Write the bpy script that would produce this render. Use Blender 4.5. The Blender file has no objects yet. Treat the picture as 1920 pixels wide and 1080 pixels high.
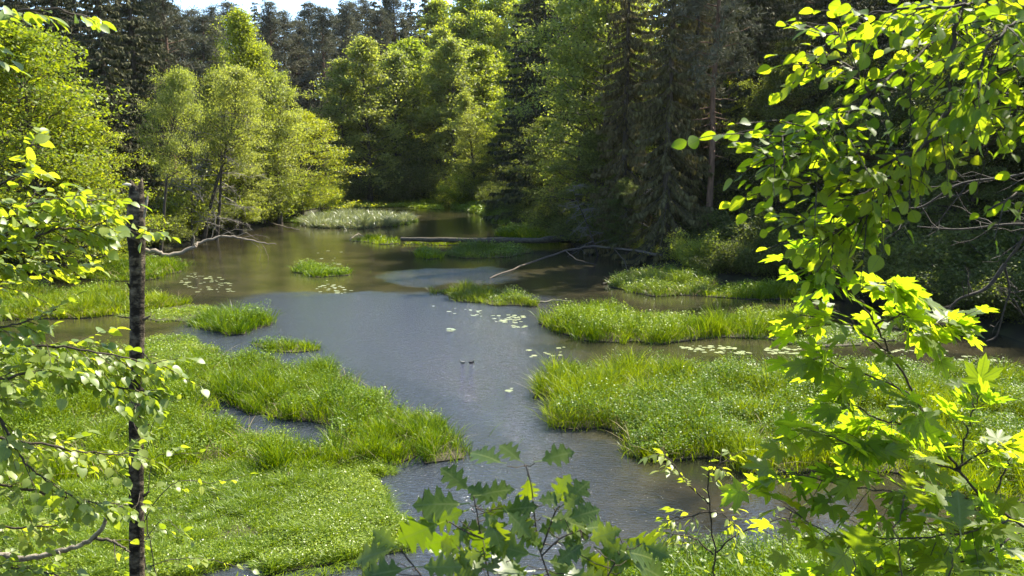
import bpy, math
import numpy as np
from math import radians, sin, cos, pi

# ------------------------------------------------------------------ scene, camera, light
S = bpy.context.scene
COL = S.collection
RNG = np.random.default_rng(7)
H = 8.0                       # eye height above the water
F = 1598.0                    # focal length in pixels of the 1920 px wide photograph
PITCH = math.atan(250 / F)
CP, SP = cos(PITCH), sin(PITCH)

cam_data = bpy.data.cameras.new('camera')
cam = bpy.data.objects.new('camera', cam_data)
COL.objects.link(cam)
cam.location = (0, 0, H)
cam.rotation_euler = (pi / 2 - PITCH, 0, 0)
cam_data.sensor_width = 36
cam_data.lens = 36 * F / 1920
cam_data.dof.use_dof = True
cam_data.dof.focus_distance = 30
cam_data.dof.aperture_fstop = 11
cam_data.clip_start = 0.05
cam_data.clip_end = 3000
S.camera = cam

SUN_AZ, SUN_EL = radians(48), radians(50)       # azimuth clockwise from straight ahead
W = bpy.data.worlds.new('World')
S.world = W
W.use_nodes = True
nt = W.node_tree
nt.nodes.clear()
sky = nt.nodes.new('ShaderNodeTexSky')
sky.sky_type = 'NISHITA'
sky.sun_disc = False
sky.sun_elevation = SUN_EL
sky.sun_rotation = SUN_AZ
sky.dust_density = 0.4
sky.ozone_density = 3.0
bg = nt.nodes.new('ShaderNodeBackground')
bg.inputs['Strength'].default_value = 0.125
out = nt.nodes.new('ShaderNodeOutputWorld')
nt.links.new(sky.outputs[0], bg.inputs[0])
nt.links.new(bg.outputs[0], out.inputs[0])

sun_data = bpy.data.lights.new('sun', 'SUN')
sun_data.energy = 5.0
sun_data.angle = radians(0.5)
sun_data.color = (1.0, 0.93, 0.78)
sun = bpy.data.objects.new('sun', sun_data)
COL.objects.link(sun)
from mathutils import Vector, Matrix, Quaternion
to_sun = Vector((sin(SUN_AZ) * cos(SUN_EL), cos(SUN_AZ) * cos(SUN_EL), sin(SUN_EL)))
sun.rotation_euler = to_sun.to_track_quat('Z', 'Y').to_euler()

S.view_settings.view_transform = 'Standard'
S.view_settings.look = 'None'
S.view_settings.exposure = 1.72
S.view_settings.gamma = 1
cy = S.cycles
cy.max_bounces = 9
cy.diffuse_bounces = 5
cy.glossy_bounces = 2
cy.transmission_bounces = 4
cy.caustics_reflective = False
cy.caustics_refractive = False
cy.sample_clamp_indirect = 8


# ------------------------------------------------------------------ pixels of the photograph <-> places
def at(u, v, y):
    """the place at ground distance y that the photograph shows at (u, v)"""
    k = (540 - v) / F
    dz = y * (k * CP - SP) / (CP + k * SP)
    zc = y * CP - dz * SP
    return np.array([(u - 960) / F * zc, y, H + dz])


def on(u, v, z=0.0):
    """the place at height z that the photograph shows at (u, v)"""
    k = (540 - v) / F
    y = (z - H) * (CP + k * SP) / (k * CP - SP)
    return at(u, v, y)


# ------------------------------------------------------------------ small numeric helpers
def unit(a):
    return a / np.maximum(np.linalg.norm(a, axis=-1, keepdims=True), 1e-9)


_perm = np.random.default_rng(3).random((256, 256))


def vnoise(x, y):
    x = np.asarray(x, float); y = np.asarray(y, float)
    xi = np.floor(x).astype(int); yi = np.floor(y).astype(int)
    fx = x - xi; fy = y - yi
    fx = fx * fx * (3 - 2 * fx); fy = fy * fy * (3 - 2 * fy)
    g = lambda a, b: _perm[a & 255, b & 255]
    return (g(xi, yi) * (1 - fx) * (1 - fy) + g(xi + 1, yi) * fx * (1 - fy)
            + g(xi, yi + 1) * (1 - fx) * fy + g(xi + 1, yi + 1) * fx * fy)


def inside(P, x, y):
    r = np.zeros(np.shape(x), bool)
    n = len(P)
    for i in range(n):
        x0, y0 = P[i][:2]; x1, y1 = P[(i + 1) % n][:2]
        if y0 == y1: continue
        c = ((y0 > y) != (y1 > y)) & (x < (x1 - x0) * (y - y0) / (y1 - y0) + x0)
        r ^= c
    return r


def edge_dist(P, x, y):
    d = np.full(np.shape(x), 1e9)
    n = len(P)
    for i in range(n):
        x0, y0 = P[i][:2]; x1, y1 = P[(i + 1) % n][:2]
        ex, ey = x1 - x0, y1 - y0
        t = np.clip(((x - x0) * ex + (y - y0) * ey) / max(ex * ex + ey * ey, 1e-9), 0, 1)
        d = np.minimum(d, np.hypot(x - x0 - t * ex, y - y0 - t * ey))
    return d


# ------------------------------------------------------------------ mesh building
class MB:
    """collects triangles and quads of one mesh"""
    def __init__(self):
        self.v = []; self.f = {3: [], 4: []}; self.n = 0; self.lp = []

    def add(self, v, faces):
        v = np.asarray(v, float).reshape(-1, 3)
        for f in faces:
            f = np.asarray(f, int)
            if len(f): self.f[f.shape[1]].append(f + self.n)
        self.v.append(v); self.n += len(v)

    def tube(self, pts, rad, sides=6, cap=True):
        pts = np.asarray(pts, float); n = len(pts)
        rad = np.broadcast_to(np.asarray(rad, float), (n,))
        T = unit(np.gradient(pts, axis=0))
        ref = np.array([0.31, 0.17, 0.93]) if abs(T[0][2]) < 0.8 else np.array([1.0, 0.2, 0.1])
        A = unit(np.cross(T, ref)); B = np.cross(T, A)
        a = np.arange(sides) * 2 * pi / sides
        ring = (pts[:, None] + rad[:, None, None] * (np.cos(a)[None, :, None] * A[:, None] + np.sin(a)[None, :, None] * B[:, None])).reshape(-1, 3)
        i = np.arange(n - 1)[:, None] * sides; j = np.arange(sides)[None]
        k = (j + 1) % sides
        q = np.stack([i + j, i + k, i + sides + k, i + sides + j], -1).reshape(-1, 4)
        faces = [q]
        if cap:
            ring = np.vstack([ring, pts[-1] + T[-1] * rad[-1] * 0.5])
            t = np.stack([(n - 1) * sides + np.arange(sides), (n - 1) * sides + (np.arange(sides) + 1) % sides, np.full(sides, n * sides)], -1)
            faces.append(t)
        self.add(ring, faces)

    def mesh(self, name, mat, smooth=True):
        v = np.vstack(self.v) if self.v else np.zeros((0, 3))
        me = bpy.data.meshes.new(name)
        t = np.vstack(self.f[3]) if self.f[3] else np.zeros((0, 3), int)
        q = np.vstack(self.f[4]) if self.f[4] else np.zeros((0, 4), int)
        loops = np.concatenate([t.ravel(), q.ravel()]).astype(np.int32)
        tot = np.concatenate([np.full(len(t), 3), np.full(len(q), 4)]).astype(np.int32)
        start = np.concatenate([[0], np.cumsum(tot)[:-1]]).astype(np.int32) if len(tot) else np.zeros(0, np.int32)
        me.vertices.add(len(v)); me.vertices.foreach_set('co', v.astype(np.float32).ravel())
        me.loops.add(len(loops)); me.loops.foreach_set('vertex_index', loops)
        me.polygons.add(len(tot)); me.polygons.foreach_set('loop_start', start); me.polygons.foreach_set('loop_total', tot)
        if smooth: me.polygons.foreach_set('use_smooth', np.ones(len(tot), bool))
        me.update(calc_edges=True)
        if self.lp:                                              # where on its own leaf each vertex lies, for the veins
            me.attributes.new('leaf_pos', 'FLOAT_VECTOR', 'POINT').data.foreach_set('vector', np.vstack(self.lp).astype(np.float32).ravel())
        me.materials.append(mat)
        return me

    def build(self, name, mat, parent=None, smooth=True):
        return put(name, self.mesh(name, mat, smooth), parent)


def put(name, me, parent=None):
    o = bpy.data.objects.new(name, me)
    COL.objects.link(o)
    if parent is not None: o.parent = parent
    return o


def tag(o, label=None, cat=None, group=None, kind=None):
    if label: o['label'] = label
    if cat: o['category'] = cat
    if group: o['group'] = group
    if kind: o['kind'] = kind
    return o


def thing(name, loc, label, cat, group=None, rz=0.0, kind=None):
    o = put(name, None)
    o.empty_display_size = 0.3
    o.location = loc; o.rotation_euler = (0, 0, rz)
    return tag(o, label, cat, group, kind)


def scatter(mb, proto, pos, D, N, scale):
    """copies of a small leaf shape; D = along the leaf, N = its upper side"""
    pv, pf = proto
    pos = np.asarray(pos, float)
    if not len(pos): return
    D = unit(D); Sd = unit(np.cross(N, D)); N = np.cross(D, Sd)
    scale = np.broadcast_to(np.asarray(scale, float), (len(pos),))
    R = np.stack([D, Sd, N], 1)                               # (n,3 axes,3)
    v = pos[:, None] + scale[:, None, None] * np.einsum('kc,ncd->nkd', pv, R)
    off = np.arange(len(pos))[:, None, None] * len(pv)
    if len(pv) > 6: mb.lp.append(np.tile(pv, (len(pos), 1)))
    mb.add(v.reshape(-1, 3), [(f[None] + off).reshape(-1, f.shape[1]) for f in pf])


# ------------------------------------------------------------------ leaf shapes
def blade_leaf(xs, ws, curve=0.18, fold=0.10, petiole=0.3):
    v = []; q = []; t = []
    idx = []
    for x, w in zip(xs, ws):
        z = -curve * x * x
        if w == 0:
            idx.append((len(v),)); v.append((x, 0, z))
        else:
            idx.append((len(v), len(v) + 1, len(v) + 2))
            v += [(x, w, z + fold * w * 2.0), (x, 0, z), (x, -w, z + fold * w * 2.0)]
    for a, b in zip(idx[:-1], idx[1:]):
        if len(a) == 1: t += [(a[0], b[1], b[0]), (a[0], b[2], b[1])]
        elif len(b) == 1: t += [(a[0], a[1], b[0]), (a[1], a[2], b[0])]
        else: q += [(a[0], a[1], b[1], b[0]), (a[1], a[2], b[2], b[1])]
    v = np.array(v, float)
    if petiole:
        n = len(v)
        v = np.vstack([v, [(-petiole, .012, .06), (-petiole, -.012, .06), (0, -.02, 0), (0, .02, 0)]])
        q.append((n, n + 1, n + 2, n + 3))
        v[:, 0] += petiole
    return v, [np.array(t, int).reshape(-1, 3), np.array(q, int).reshape(-1, 4)]


def lobed_leaf(outline, hub, curve=0.2, fold=0.12, petiole=0.5):
    """outline: right half from petiole to tip; mirrored; fans from points on the midrib"""
    o = np.array(outline, float)
    full = np.vstack([o, o[::-1][1:] * [1, -1]])
    hubs = np.array(hub, float)
    z = lambda x, y: -curve * (x * x + 0.7 * y * y) + fold * np.abs(y) * 0.9
    v = [(x, y, z(x, y)) for x, y in full] + [(x, 0, z(x, 0)) for x in hubs]
    n = len(full); t = []
    for i in range(n):
        j = (i + 1) % n
        mx = (full[i][0] + full[j][0]) / 2
        h = int(np.argmin(np.abs(hubs - mx)))
        t.append((n + h, j, i))
        hj = h
        # bridge neighbouring hubs where the fan changes its centre
        k = (j + 1) % n
        mx2 = (full[j][0] + full[k][0]) / 2
        h2 = int(np.argmin(np.abs(hubs - mx2)))
        if h2 != hj: t.append((n + hj, n + h2, j))
    v = np.array(v, float)
    m = len(v)
    v = np.vstack([v, [(-petiole, .012, .1), (-petiole, -.012, .1), (0.02, -.018, 0), (0.02, .018, 0)]])
    v[:, 0] += petiole
    return v, [np.array(t, int), np.array([(m, m + 1, m + 2, m + 3)], int)]


ROUND = blade_leaf([0, .06, .2, .4, .6, .78, .91, 1.0], [0, .24, .40, .45, .38, .25, .10, 0], 0.22, 0.09, 0.3)
OVATE = blade_leaf([0, .1, .28, .48, .66, .82, .93, 1.0], [0, .20, .33, .36, .30, .19, .08, 0], 0.2, 0.11, 0.22)
SMALL = blade_leaf([0, .25, .55, 1.0], [0, .20, .20, 0], 0.2, 0.1, 0.12)


def polar(lst):
    return [(r * cos(radians(a)), r * sin(radians(a))) for a, r in lst]


MAPLE = lobed_leaf(polar([(180, .03), (155, .20), (132, .34), (118, .42), (104, .58), (97, .68), (90, .52), (80, .42), (71, .50),
                          (63, .70), (58, .66), (47, .95), (39, .74), (33, .76), (29, .48), (23, .46), (17, .66), (12, .84), (8, .80), (0, 1.05)]),
                   [0.06], 0.16, 0.16, 0.55)
OAK = lobed_leaf([(0, 0), (.06, .05), (.16, .10), (.20, .22), (.27, .27), (.30, .16), (.33, .13), (.40, .24), (.44, .36), (.47, .34), (.53, .42), (.55, .24), (.57, .17),
                  (.64, .24), (.70, .37), (.72, .31), (.78, .34), (.79, .18), (.83, .13), (.90, .18), (.93, .10), (1.03, 0)],
                 [.08, .22, .38, .52, .68, .84], 0.22, 0.22, 0.2)
DIAMOND = (np.array([(0, 0, 0), (.5, .28, .03), (1, 0, -.06), (.5, -.28, .03)]), [np.array([(0, 3, 2, 1)])])


# ------------------------------------------------------------------ materials
def nodes(name):
    m = bpy.data.materials.new(name)
    m.use_nodes = True
    t = m.node_tree
    t.nodes.clear()
    return m, t, t.nodes.new('ShaderNodeOutputMaterial')


def leaf_mat(name, dark, light, trans, tfac=0.4, rough=0.45, spec=0.4, patch=0.15, patch_amt=0.5, veins=None):
    m, t, o = nodes(name)
    N, L = t.nodes.new, t.links.new
    geo = N('ShaderNodeNewGeometry'); info = N('ShaderNodeObjectInfo')
    tc = N('ShaderNodeTexCoord')
    nz = N('ShaderNodeTexNoise'); nz.inputs['Scale'].default_value = patch; nz.inputs['Detail'].default_value = 2
    L(geo.outputs['Position'], nz.inputs['Vector'])
    ad = N('ShaderNodeMath'); ad.operation = 'MULTIPLY_ADD'
    L(nz.outputs['Fac'], ad.inputs[0]); ad.inputs[1].default_value = patch_amt * 2; ad.inputs[2].default_value = -patch_amt
    a2 = N('ShaderNodeMath'); a2.operation = 'ADD'; a2.use_clamp = True
    L(geo.outputs['Random Per Island'], a2.inputs[0]); L(ad.outputs[0], a2.inputs[1])
    mix = N('ShaderNodeMix'); mix.data_type = 'RGBA'
    mix.inputs[6].default_value = (*dark, 1); mix.inputs[7].default_value = (*light, 1)
    L(a2.outputs[0], mix.inputs[0])
    hs = N('ShaderNodeHueSaturation')
    mr = N('ShaderNodeMapRange'); mr.inputs[3].default_value = 0.488; mr.inputs[4].default_value = 0.512
    L(info.outputs['Random'], mr.inputs[0]); L(mr.outputs[0], hs.inputs['Hue'])
    mv = N('ShaderNodeMapRange'); mv.inputs[3].default_value = 1.15; mv.inputs[4].default_value = 0.85
    L(info.outputs['Random'], mv.inputs[0]); L(mv.outputs[0], hs.inputs['Value'])
    L(mix.outputs[2], hs.inputs['Color'])
    colour = hs.outputs[0]; vein = None
    if veins:
        at_ = N('ShaderNodeAttribute'); at_.attribute_name = 'leaf_pos'
        sx = N('ShaderNodeSeparateXYZ'); L(at_.outputs['Vector'], sx.inputs[0])

        def mth(op, a, b=None):
            n = N('ShaderNodeMath'); n.operation = op
            for i, q in enumerate((a, b)):
                if q is None: continue
                if isinstance(q, (int, float)): n.inputs[i].default_value = q
                else: L(q, n.inputs[i])
            return n.outputs[0]
        ay = mth('ABSOLUTE', sx.outputs[1]); x = sx.outputs[0]
        vein = mth('LESS_THAN', ay, .016)
        if veins == 'palmate':
            xx = mth('SUBTRACT', x, .55)
            for a in (47, 104):
                dd = mth('ABSOLUTE', mth('SUBTRACT', mth('MULTIPLY', xx, sin(radians(a))), mth('MULTIPLY', ay, cos(radians(a)))))
                fw = mth('ADD', mth('MULTIPLY', xx, cos(radians(a))), mth('MULTIPLY', ay, sin(radians(a))))
                vein = mth('MAXIMUM', vein, mth('MULTIPLY', mth('LESS_THAN', dd, .014), mth('GREATER_THAN', fw, 0)))
            vein = mth('MAXIMUM', vein, mth('MULTIPLY', mth('LESS_THAN', mth('FRACT', mth('MULTIPLY', mth('SUBTRACT', x, mth('MULTIPLY', ay, .6)), 8)), .10), .5))
        else:
            vein = mth('MAXIMUM', vein, mth('MULTIPLY', mth('LESS_THAN', mth('FRACT', mth('MULTIPLY', mth('SUBTRACT', x, mth('MULTIPLY', ay, .7)), 8.5)), .14), .7))
        vm = N('ShaderNodeMix'); vm.data_type = 'RGBA'; vm.blend_type = 'MIX'
        L(mth('MULTIPLY', vein, .35), vm.inputs[0]); L(colour, vm.inputs[6]); vm.inputs[7].default_value = (.30, .34, .10, 1)
        colour = vm.outputs[2]
    p = N('ShaderNodeBsdfPrincipled')
    p.inputs['Roughness'].default_value = rough
    p.inputs['Specular IOR Level'].default_value = spec
    L(colour, p.inputs['Base Color'])
    if tfac > 0:
        tr = N('ShaderNodeBsdfTranslucent')
        mt = N('ShaderNodeMix'); mt.data_type = 'RGBA'; mt.blend_type = 'MULTIPLY'; mt.inputs[0].default_value = 1
        L(hs.outputs[0], mt.inputs[6]); mt.inputs[7].default_value = (*trans, 1)
        if vein is not None:
            v2 = N('ShaderNodeMix'); v2.data_type = 'RGBA'
            L(mth('MULTIPLY', vein, .55), v2.inputs[0]); L(mt.outputs[2], v2.inputs[6]); v2.inputs[7].default_value = (.10, .16, .01, 1)
            L(v2.outputs[2], tr.inputs['Color'])
        else:
            L(mt.outputs[2], tr.inputs['Color'])
        ms = N('ShaderNodeMixShader'); ms.inputs[0].default_value = tfac
        L(p.outputs[0], ms.inputs[1]); L(tr.outputs[0], ms.inputs[2]); L(ms.outputs[0], o.inputs[0])
    else:
        L(p.outputs[0], o.inputs[0])
    return m


def noise_mat(name, c0, c1, scale=4.0, rough=0.9, bump=0.3, stretch=(1, 1, 1), spec=0.2, lo=0.35, hi=0.65):
    m, t, o = nodes(name)
    N, L = t.nodes.new, t.links.new
    tc = N('ShaderNodeTexCoord'); mp = N('ShaderNodeMapping'); mp.inputs['Scale'].default_value = stretch
    L(tc.outputs['Object'], mp.inputs['Vector'])
    nz = N('ShaderNodeTexNoise'); nz.inputs['Scale'].default_value = scale; nz.inputs['Detail'].default_value = 6; nz.inputs['Roughness'].default_value = 0.65
    L(mp.outputs[0], nz.inputs['Vector'])
    r = N('ShaderNodeValToRGB')
    r.color_ramp.elements[0].position = lo; r.color_ramp.elements[0].color = (*c0, 1)
    r.color_ramp.elements[1].position = hi; r.color_ramp.elements[1].color = (*c1, 1)
    L(nz.outputs['Fac'], r.inputs[0])
    p = N('ShaderNodeBsdfPrincipled'); p.inputs['Roughness'].default_value = rough; p.inputs['Specular IOR Level'].default_value = spec
    L(r.outputs[0], p.inputs['Base Color'])
    if bump:
        b = N('ShaderNodeBump'); b.inputs['Strength'].default_value = bump; b.inputs['Distance'].default_value = 0.03
        L(nz.outputs['Fac'], b.inputs['Height']); L(b.outputs[0], p.inputs['Normal'])
    L(p.outputs[0], o.inputs[0])
    return m


def water_mat():
    m, t, o = nodes('river_water')
    N, L = t.nodes.new, t.links.new
    geo = N('ShaderNodeNewGeometry')
    nz = N('ShaderNodeTexNoise'); nz.inputs['Scale'].default_value = 0.35; nz.inputs['Detail'].default_value = 7; nz.inputs['Roughness'].default_value = 0.7
    L(geo.outputs['Position'], nz.inputs['Vector'])
    r = N('ShaderNodeValToRGB')
    r.color_ramp.elements[0].position = 0.38; r.color_ramp.elements[0].color = (0.014, 0.014, 0.009, 1)
    r.color_ramp.elements[1].position = 0.68; r.color_ramp.elements[1].color = (0.050, 0.042, 0.022, 1)
    L(nz.outputs['Fac'], r.inputs[0])
    p = N('ShaderNodeBsdfPrincipled')
    p.inputs['Roughness'].default_value = 0.06
    p.inputs['IOR'].default_value = 1.50
    L(r.outputs[0], p.inputs['Base Color'])
    # fine ripples, a little stronger in patches where the current runs
    mp = N('ShaderNodeMapping'); mp.inputs['Scale'].default_value = (1.0, 1.9, 1.0); mp.inputs['Rotation'].default_value = (0, 0, 0.35)
    L(geo.outputs['Position'], mp.inputs['Vector'])
    n1 = N('ShaderNodeTexNoise'); n1.inputs['Scale'].default_value = 5.5; n1.inputs['Detail'].default_value = 4; n1.inputs['Roughness'].default_value = 0.55
    n1.inputs['Distortion'].default_value = 0.8
    L(mp.outputs[0], n1.inputs['Vector'])
    n2 = N('ShaderNodeTexNoise'); n2.inputs['Scale'].default_value = 0.22; n2.inputs['Detail'].default_value = 4
    L(geo.outputs['Position'], n2.inputs['Vector'])
    sx = N('ShaderNodeSeparateXYZ'); L(geo.outputs['Position'], sx.inputs[0])

    def mth(op, *a):
        n = N('ShaderNodeMath'); n.operation = op
        for i, q in enumerate(a):
            if isinstance(q, (int, float)): n.inputs[i].default_value = q
            else: L(q, n.inputs[i])
        return n.outputs[0]

    def step(v, a, b_):
        n = N('ShaderNodeMapRange'); n.interpolation_type = 'SMOOTHSTEP'; n.clamp = True
        L(v, n.inputs[0]); n.inputs[1].default_value = a; n.inputs[2].default_value = b_
        return n.outputs[0]
    # the open channel where the wind and the current roughen the water; calm in the lee of the banks
    ny = mth('MULTIPLY_ADD', n2.outputs['Fac'], 9.0, sx.outputs[1]); nx = mth('MULTIPLY_ADD', n2.outputs['Fac'], 5.0, sx.outputs[0])
    zone = mth('MULTIPLY', step(ny, 54.5, 51.5), mth('MULTIPLY', step(nx, 7.0, 2.0), step(nx, -14.0, -11.0)))
    ex = mth('POWER', mth('DIVIDE', mth('ADD', nx, 1.5), 4.5), 2.0); ey = mth('POWER', mth('DIVIDE', mth('SUBTRACT', ny, 61.0), 4.5), 2.0)
    patch = mth('MULTIPLY', step(mth('ADD', ex, ey), 1.6, .0), .7)
    L(mth('MULTIPLY_ADD', mth('MULTIPLY', zone, step(ny, 30.0, 40.0)), .07, .05), p.inputs['Roughness'])
    sky_tint = N('ShaderNodeMix'); sky_tint.data_type = 'RGBA'  # blue-grey in the channel's base colour stands in for weak sky reflection
    L(mth('MULTIPLY', mth('MULTIPLY', step(nx, 6.0, 2.0), step(nx, -14.0, -11.0)), step(ny, 56.0, 51.0)), sky_tint.inputs[0])
    L(r.outputs[0], sky_tint.inputs[6]); sky_tint.inputs[7].default_value = (.034, .038, .043, 1)
    L(sky_tint.outputs[2], p.inputs['Base Color'])
    b = N('ShaderNodeBump'); b.inputs['Distance'].default_value = 0.09
    st = mth('MULTIPLY_ADD', mth('MAXIMUM', zone, patch), .75, .06)
    L(st, b.inputs['Strength']); L(n1.outputs['Fac'], b.inputs['Height'])
    L(b.outputs[0], p.inputs['Normal'])
    L(p.outputs[0], o.inputs[0])
    return m


M = {}
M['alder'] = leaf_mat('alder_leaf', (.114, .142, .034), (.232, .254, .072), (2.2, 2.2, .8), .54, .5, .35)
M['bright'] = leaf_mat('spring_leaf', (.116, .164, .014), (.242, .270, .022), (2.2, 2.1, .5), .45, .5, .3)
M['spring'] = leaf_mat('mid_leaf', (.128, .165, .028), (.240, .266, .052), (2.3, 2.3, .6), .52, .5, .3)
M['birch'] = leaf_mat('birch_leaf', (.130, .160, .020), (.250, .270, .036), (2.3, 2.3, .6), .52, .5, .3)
M['shade'] = leaf_mat('shaded_bank_leaf', (.060, .078, .022), (.135, .150, .045), (2.0, 2.1, .7), .44, .65, .2)  # leaf green darkened so that trees and bushes look shaded
M['spruce'] = leaf_mat('spruce_needle', (.038, .044, .020), (.105, .100, .046), (1, 1.2, .6), .15, .75, .1)
M['spruce_grey'] = leaf_mat('dry_spruce_needle', (.072, .066, .028), (.160, .142, .062), (1.2, 1.2, .6), .22, .8, .08)
M['pine'] = leaf_mat('pine_needle', (.070, .075, .050), (.150, .140, .095), (1, 1.1, .6), .15, .75, .1)
M['reed'] = leaf_mat('sedge_blade', (.036, .084, .002), (.190, .262, .006), (2.2, 2.0, .3), .34, .42, .22, .7, .7)
M['reed_pale'] = leaf_mat('pale_reed_blade', (.14, .165, .080), (.29, .31, .18), (1.4, 1.4, .7), .35, .35, .6, .3, .3)
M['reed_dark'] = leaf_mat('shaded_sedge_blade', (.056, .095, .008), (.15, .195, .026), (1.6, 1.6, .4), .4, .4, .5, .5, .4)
M['mat'] = leaf_mat('marsh_herb_leaf', (.095, .165, .006), (.225, .298, .022), (1.7, 1.6, .4), .4, .4, .45, .5, .4)
M['herb'] = leaf_mat('broad_herb_leaf', (.065, .125, .006), (.185, .262, .026), (1.8, 1.7, .4), .38, .45, .26, .4, .3)
M['hazel'] = leaf_mat('hazel_leaf', (.125, .185, .026), (.250, .300, .062), (2.4, 2.2, .4), .52, .42, .6, 30, .4, veins='pinnate')
M['beech'] = leaf_mat('beech_leaf', (.066, .120, .012), (.125, .180, .020), (4.6, 3.7, .7), .60, .5, .35, 30, .4, veins='pinnate')
M['maple'] = leaf_mat('maple_leaf', (.080, .140, .012), (.145, .205, .020), (3.8, 3.3, .7), .66, .45, .45, 25, .4, veins='palmate')
M['oak'] = leaf_mat('oak_leaf', (.032, .066, .009), (.066, .105, .015), (4.6, 3.8, .4), .42, .38, .4, 20, .45, veins='pinnate')
M['bark'] = noise_mat('bark', (.035, .028, .020), (.115, .095, .072), 3.0, .95, .6, (3, 3, .6))
M['bark_red'] = noise_mat('pine_bark', (.07, .045, .030), (.19, .115, .075), 2.5, .95, .6, (3, 3, .6))
M['bark_pale'] = noise_mat('pale_bark', (.13, .105, .075), (.34, .29, .22), 30.0, .85, .5, (1, 1, 1))
M['twig'] = noise_mat('dark_twig', (.030, .024, .016), (.075, .058, .040), 40.0, .8, .3)
M['twig_grey'] = noise_mat('grey_twig', (.13, .115, .095), (.26, .235, .20), 25.0, .9, .3)
M['log'] = noise_mat('wet_log', (.030, .026, .018), (.12, .105, .075), 4.0, .85, .5, (.5, 3, 3))
M['mud'] = noise_mat('mud', (.028, .024, .014), (.070, .060, .032), 3.0, .8, .4)
M['ground'] = noise_mat('forest_floor', (.020, .017, .010), (.045, .048, .018), .8, .95, .4)
M['water'] = water_mat()
M['pad'] = leaf_mat('lily_pad', (.16, .20, .06), (.34, .36, .20), (1, 1, 1), 0, .28, .8)
M['straw'] = leaf_mat('dead_straw', (.16, .125, .06), (.36, .29, .15), (1, 1, .8), .2, .7, .2)
M['twig_dim'] = noise_mat('dim_twig', (.060, .050, .038), (.15, .125, .095), 25.0, .9, .3)
M['wood'] = noise_mat('fresh_wood', (.42, .34, .22), (.74, .66, .50), 30.0, .7, .2, (1, 1, .2))

# ------------------------------------------------------------------ valley floor, river, hills
shore_px = [(-500, 640), (-200, 575), (0, 540), (150, 508), (270, 480), (400, 446), (500, 424), (560, 408), (606, 390), (640, 381),
            (760, 380), (850, 385), (905, 393), (955, 416), (1010, 436), (1050, 452), (1120, 470), (1190, 490), (1255, 508), (1330, 528),
            (1430, 541), (1530, 549), (1620, 566), (1700, 592), (1800, 614), (1920, 640), (2200, 690)]
shore = [on(u, v)[:2] for u, v in shore_px]
shore += [np.array(p) for p in ((40, 20), (24, 16.8), (12, 16.5), (6.0, 16.3), (3.2, 15.9), (1.2, 14.6), (-3, 14.2), (-12, 14), (-26, 15), (-40, 22))]
SHORE = np.array(shore)


def ground(x, y):
    x = np.asarray(x, float); y = np.asarray(y, float)
    ins = inside(SHORE, x, y)
    d = edge_dist(SHORE, x, y)
    s = np.clip((y - 17) / 10, 0, 1); s = s * s * (3 - 2 * s)
    near = 0.12 + 0.10 * np.clip(d, 0, 4) + 0.5 * np.clip(d - 4, 0, 14)
    cap = np.where(x > 0, 30.0, 15.0) * np.clip(np.abs(x) / 40, .35, 1) + 2
    far = 0.35 + 0.05 * np.minimum(d, 8) + 0.34 * np.clip(d - 8, 0, None)
    far = np.minimum(far, cap + 0.05 * d)
    z = near * (1 - s) + far * s
    z = z + (vnoise(x * .3, y * .3) - .5) * .35 + (vnoise(x * .06 + 9, y * .06) - .5) * 1.6 * np.clip(d / 15, 0, 1)
    return np.where(ins, -0.25 - np.minimum(d, 3) * .18, np.maximum(z, .06))


gx = np.concatenate([np.linspace(-420, -90, 34)[:-1], np.arange(-90, 91, 1.2), np.linspace(91, 420, 34)])
gy = np.concatenate([np.linspace(-40, 10, 12)[:-1], np.arange(10, 160, 1.2), np.linspace(161, 620, 50)])
X, Y = np.meshgrid(gx, gy)
Z = ground(X, Y)
mb = MB()
nx, ny = len(gx), len(gy)
I = (np.arange(ny - 1)[:, None] * nx + np.arange(nx - 1)[None]).ravel()
mb.add(np.stack([X, Y, Z], -1).reshape(-1, 3), [np.stack([I, I + 1, I + nx + 1, I + nx], -1)])
tag(mb.build('ground', M['ground']), kind='structure', label='dark forest floor and banks of the river valley')
mb = MB()
mb.add([(-80, 8, 0), (80, 8, 0), (80, 160, 0), (-80, 160, 0)], [np.array([(0, 1, 2, 3)])])
M['haze'], t_, o_ = nodes('valley_air')
vol = t_.nodes.new('ShaderNodeVolumePrincipled'); vol.inputs['Density'].default_value = .00004
vol.inputs['Color'].default_value = (.94, .96, 1.0, 1); vol.inputs['Anisotropy'].default_value = .3
t_.links.new(vol.outputs[0], o_.inputs['Volume'])
hz_ = MB()
hz_.add([(x, y, z) for z in (-3, 80) for x, y in ((-430, -45), (430, -45), (430, 630), (-430, 630))], [np.array([(0, 3, 2, 1), (4, 5, 6, 7), (0, 1, 5, 4), (1, 2, 6, 5), (2, 3, 7, 6), (3, 0, 4, 7)])])
tag(hz_.build('haze', M['haze'], None, False), kind='stuff', label='thin bright air over the river valley')
tag(mb.build('water', M['water']), kind='structure', label='murky brown slow river reflecting sky and trees')


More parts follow.
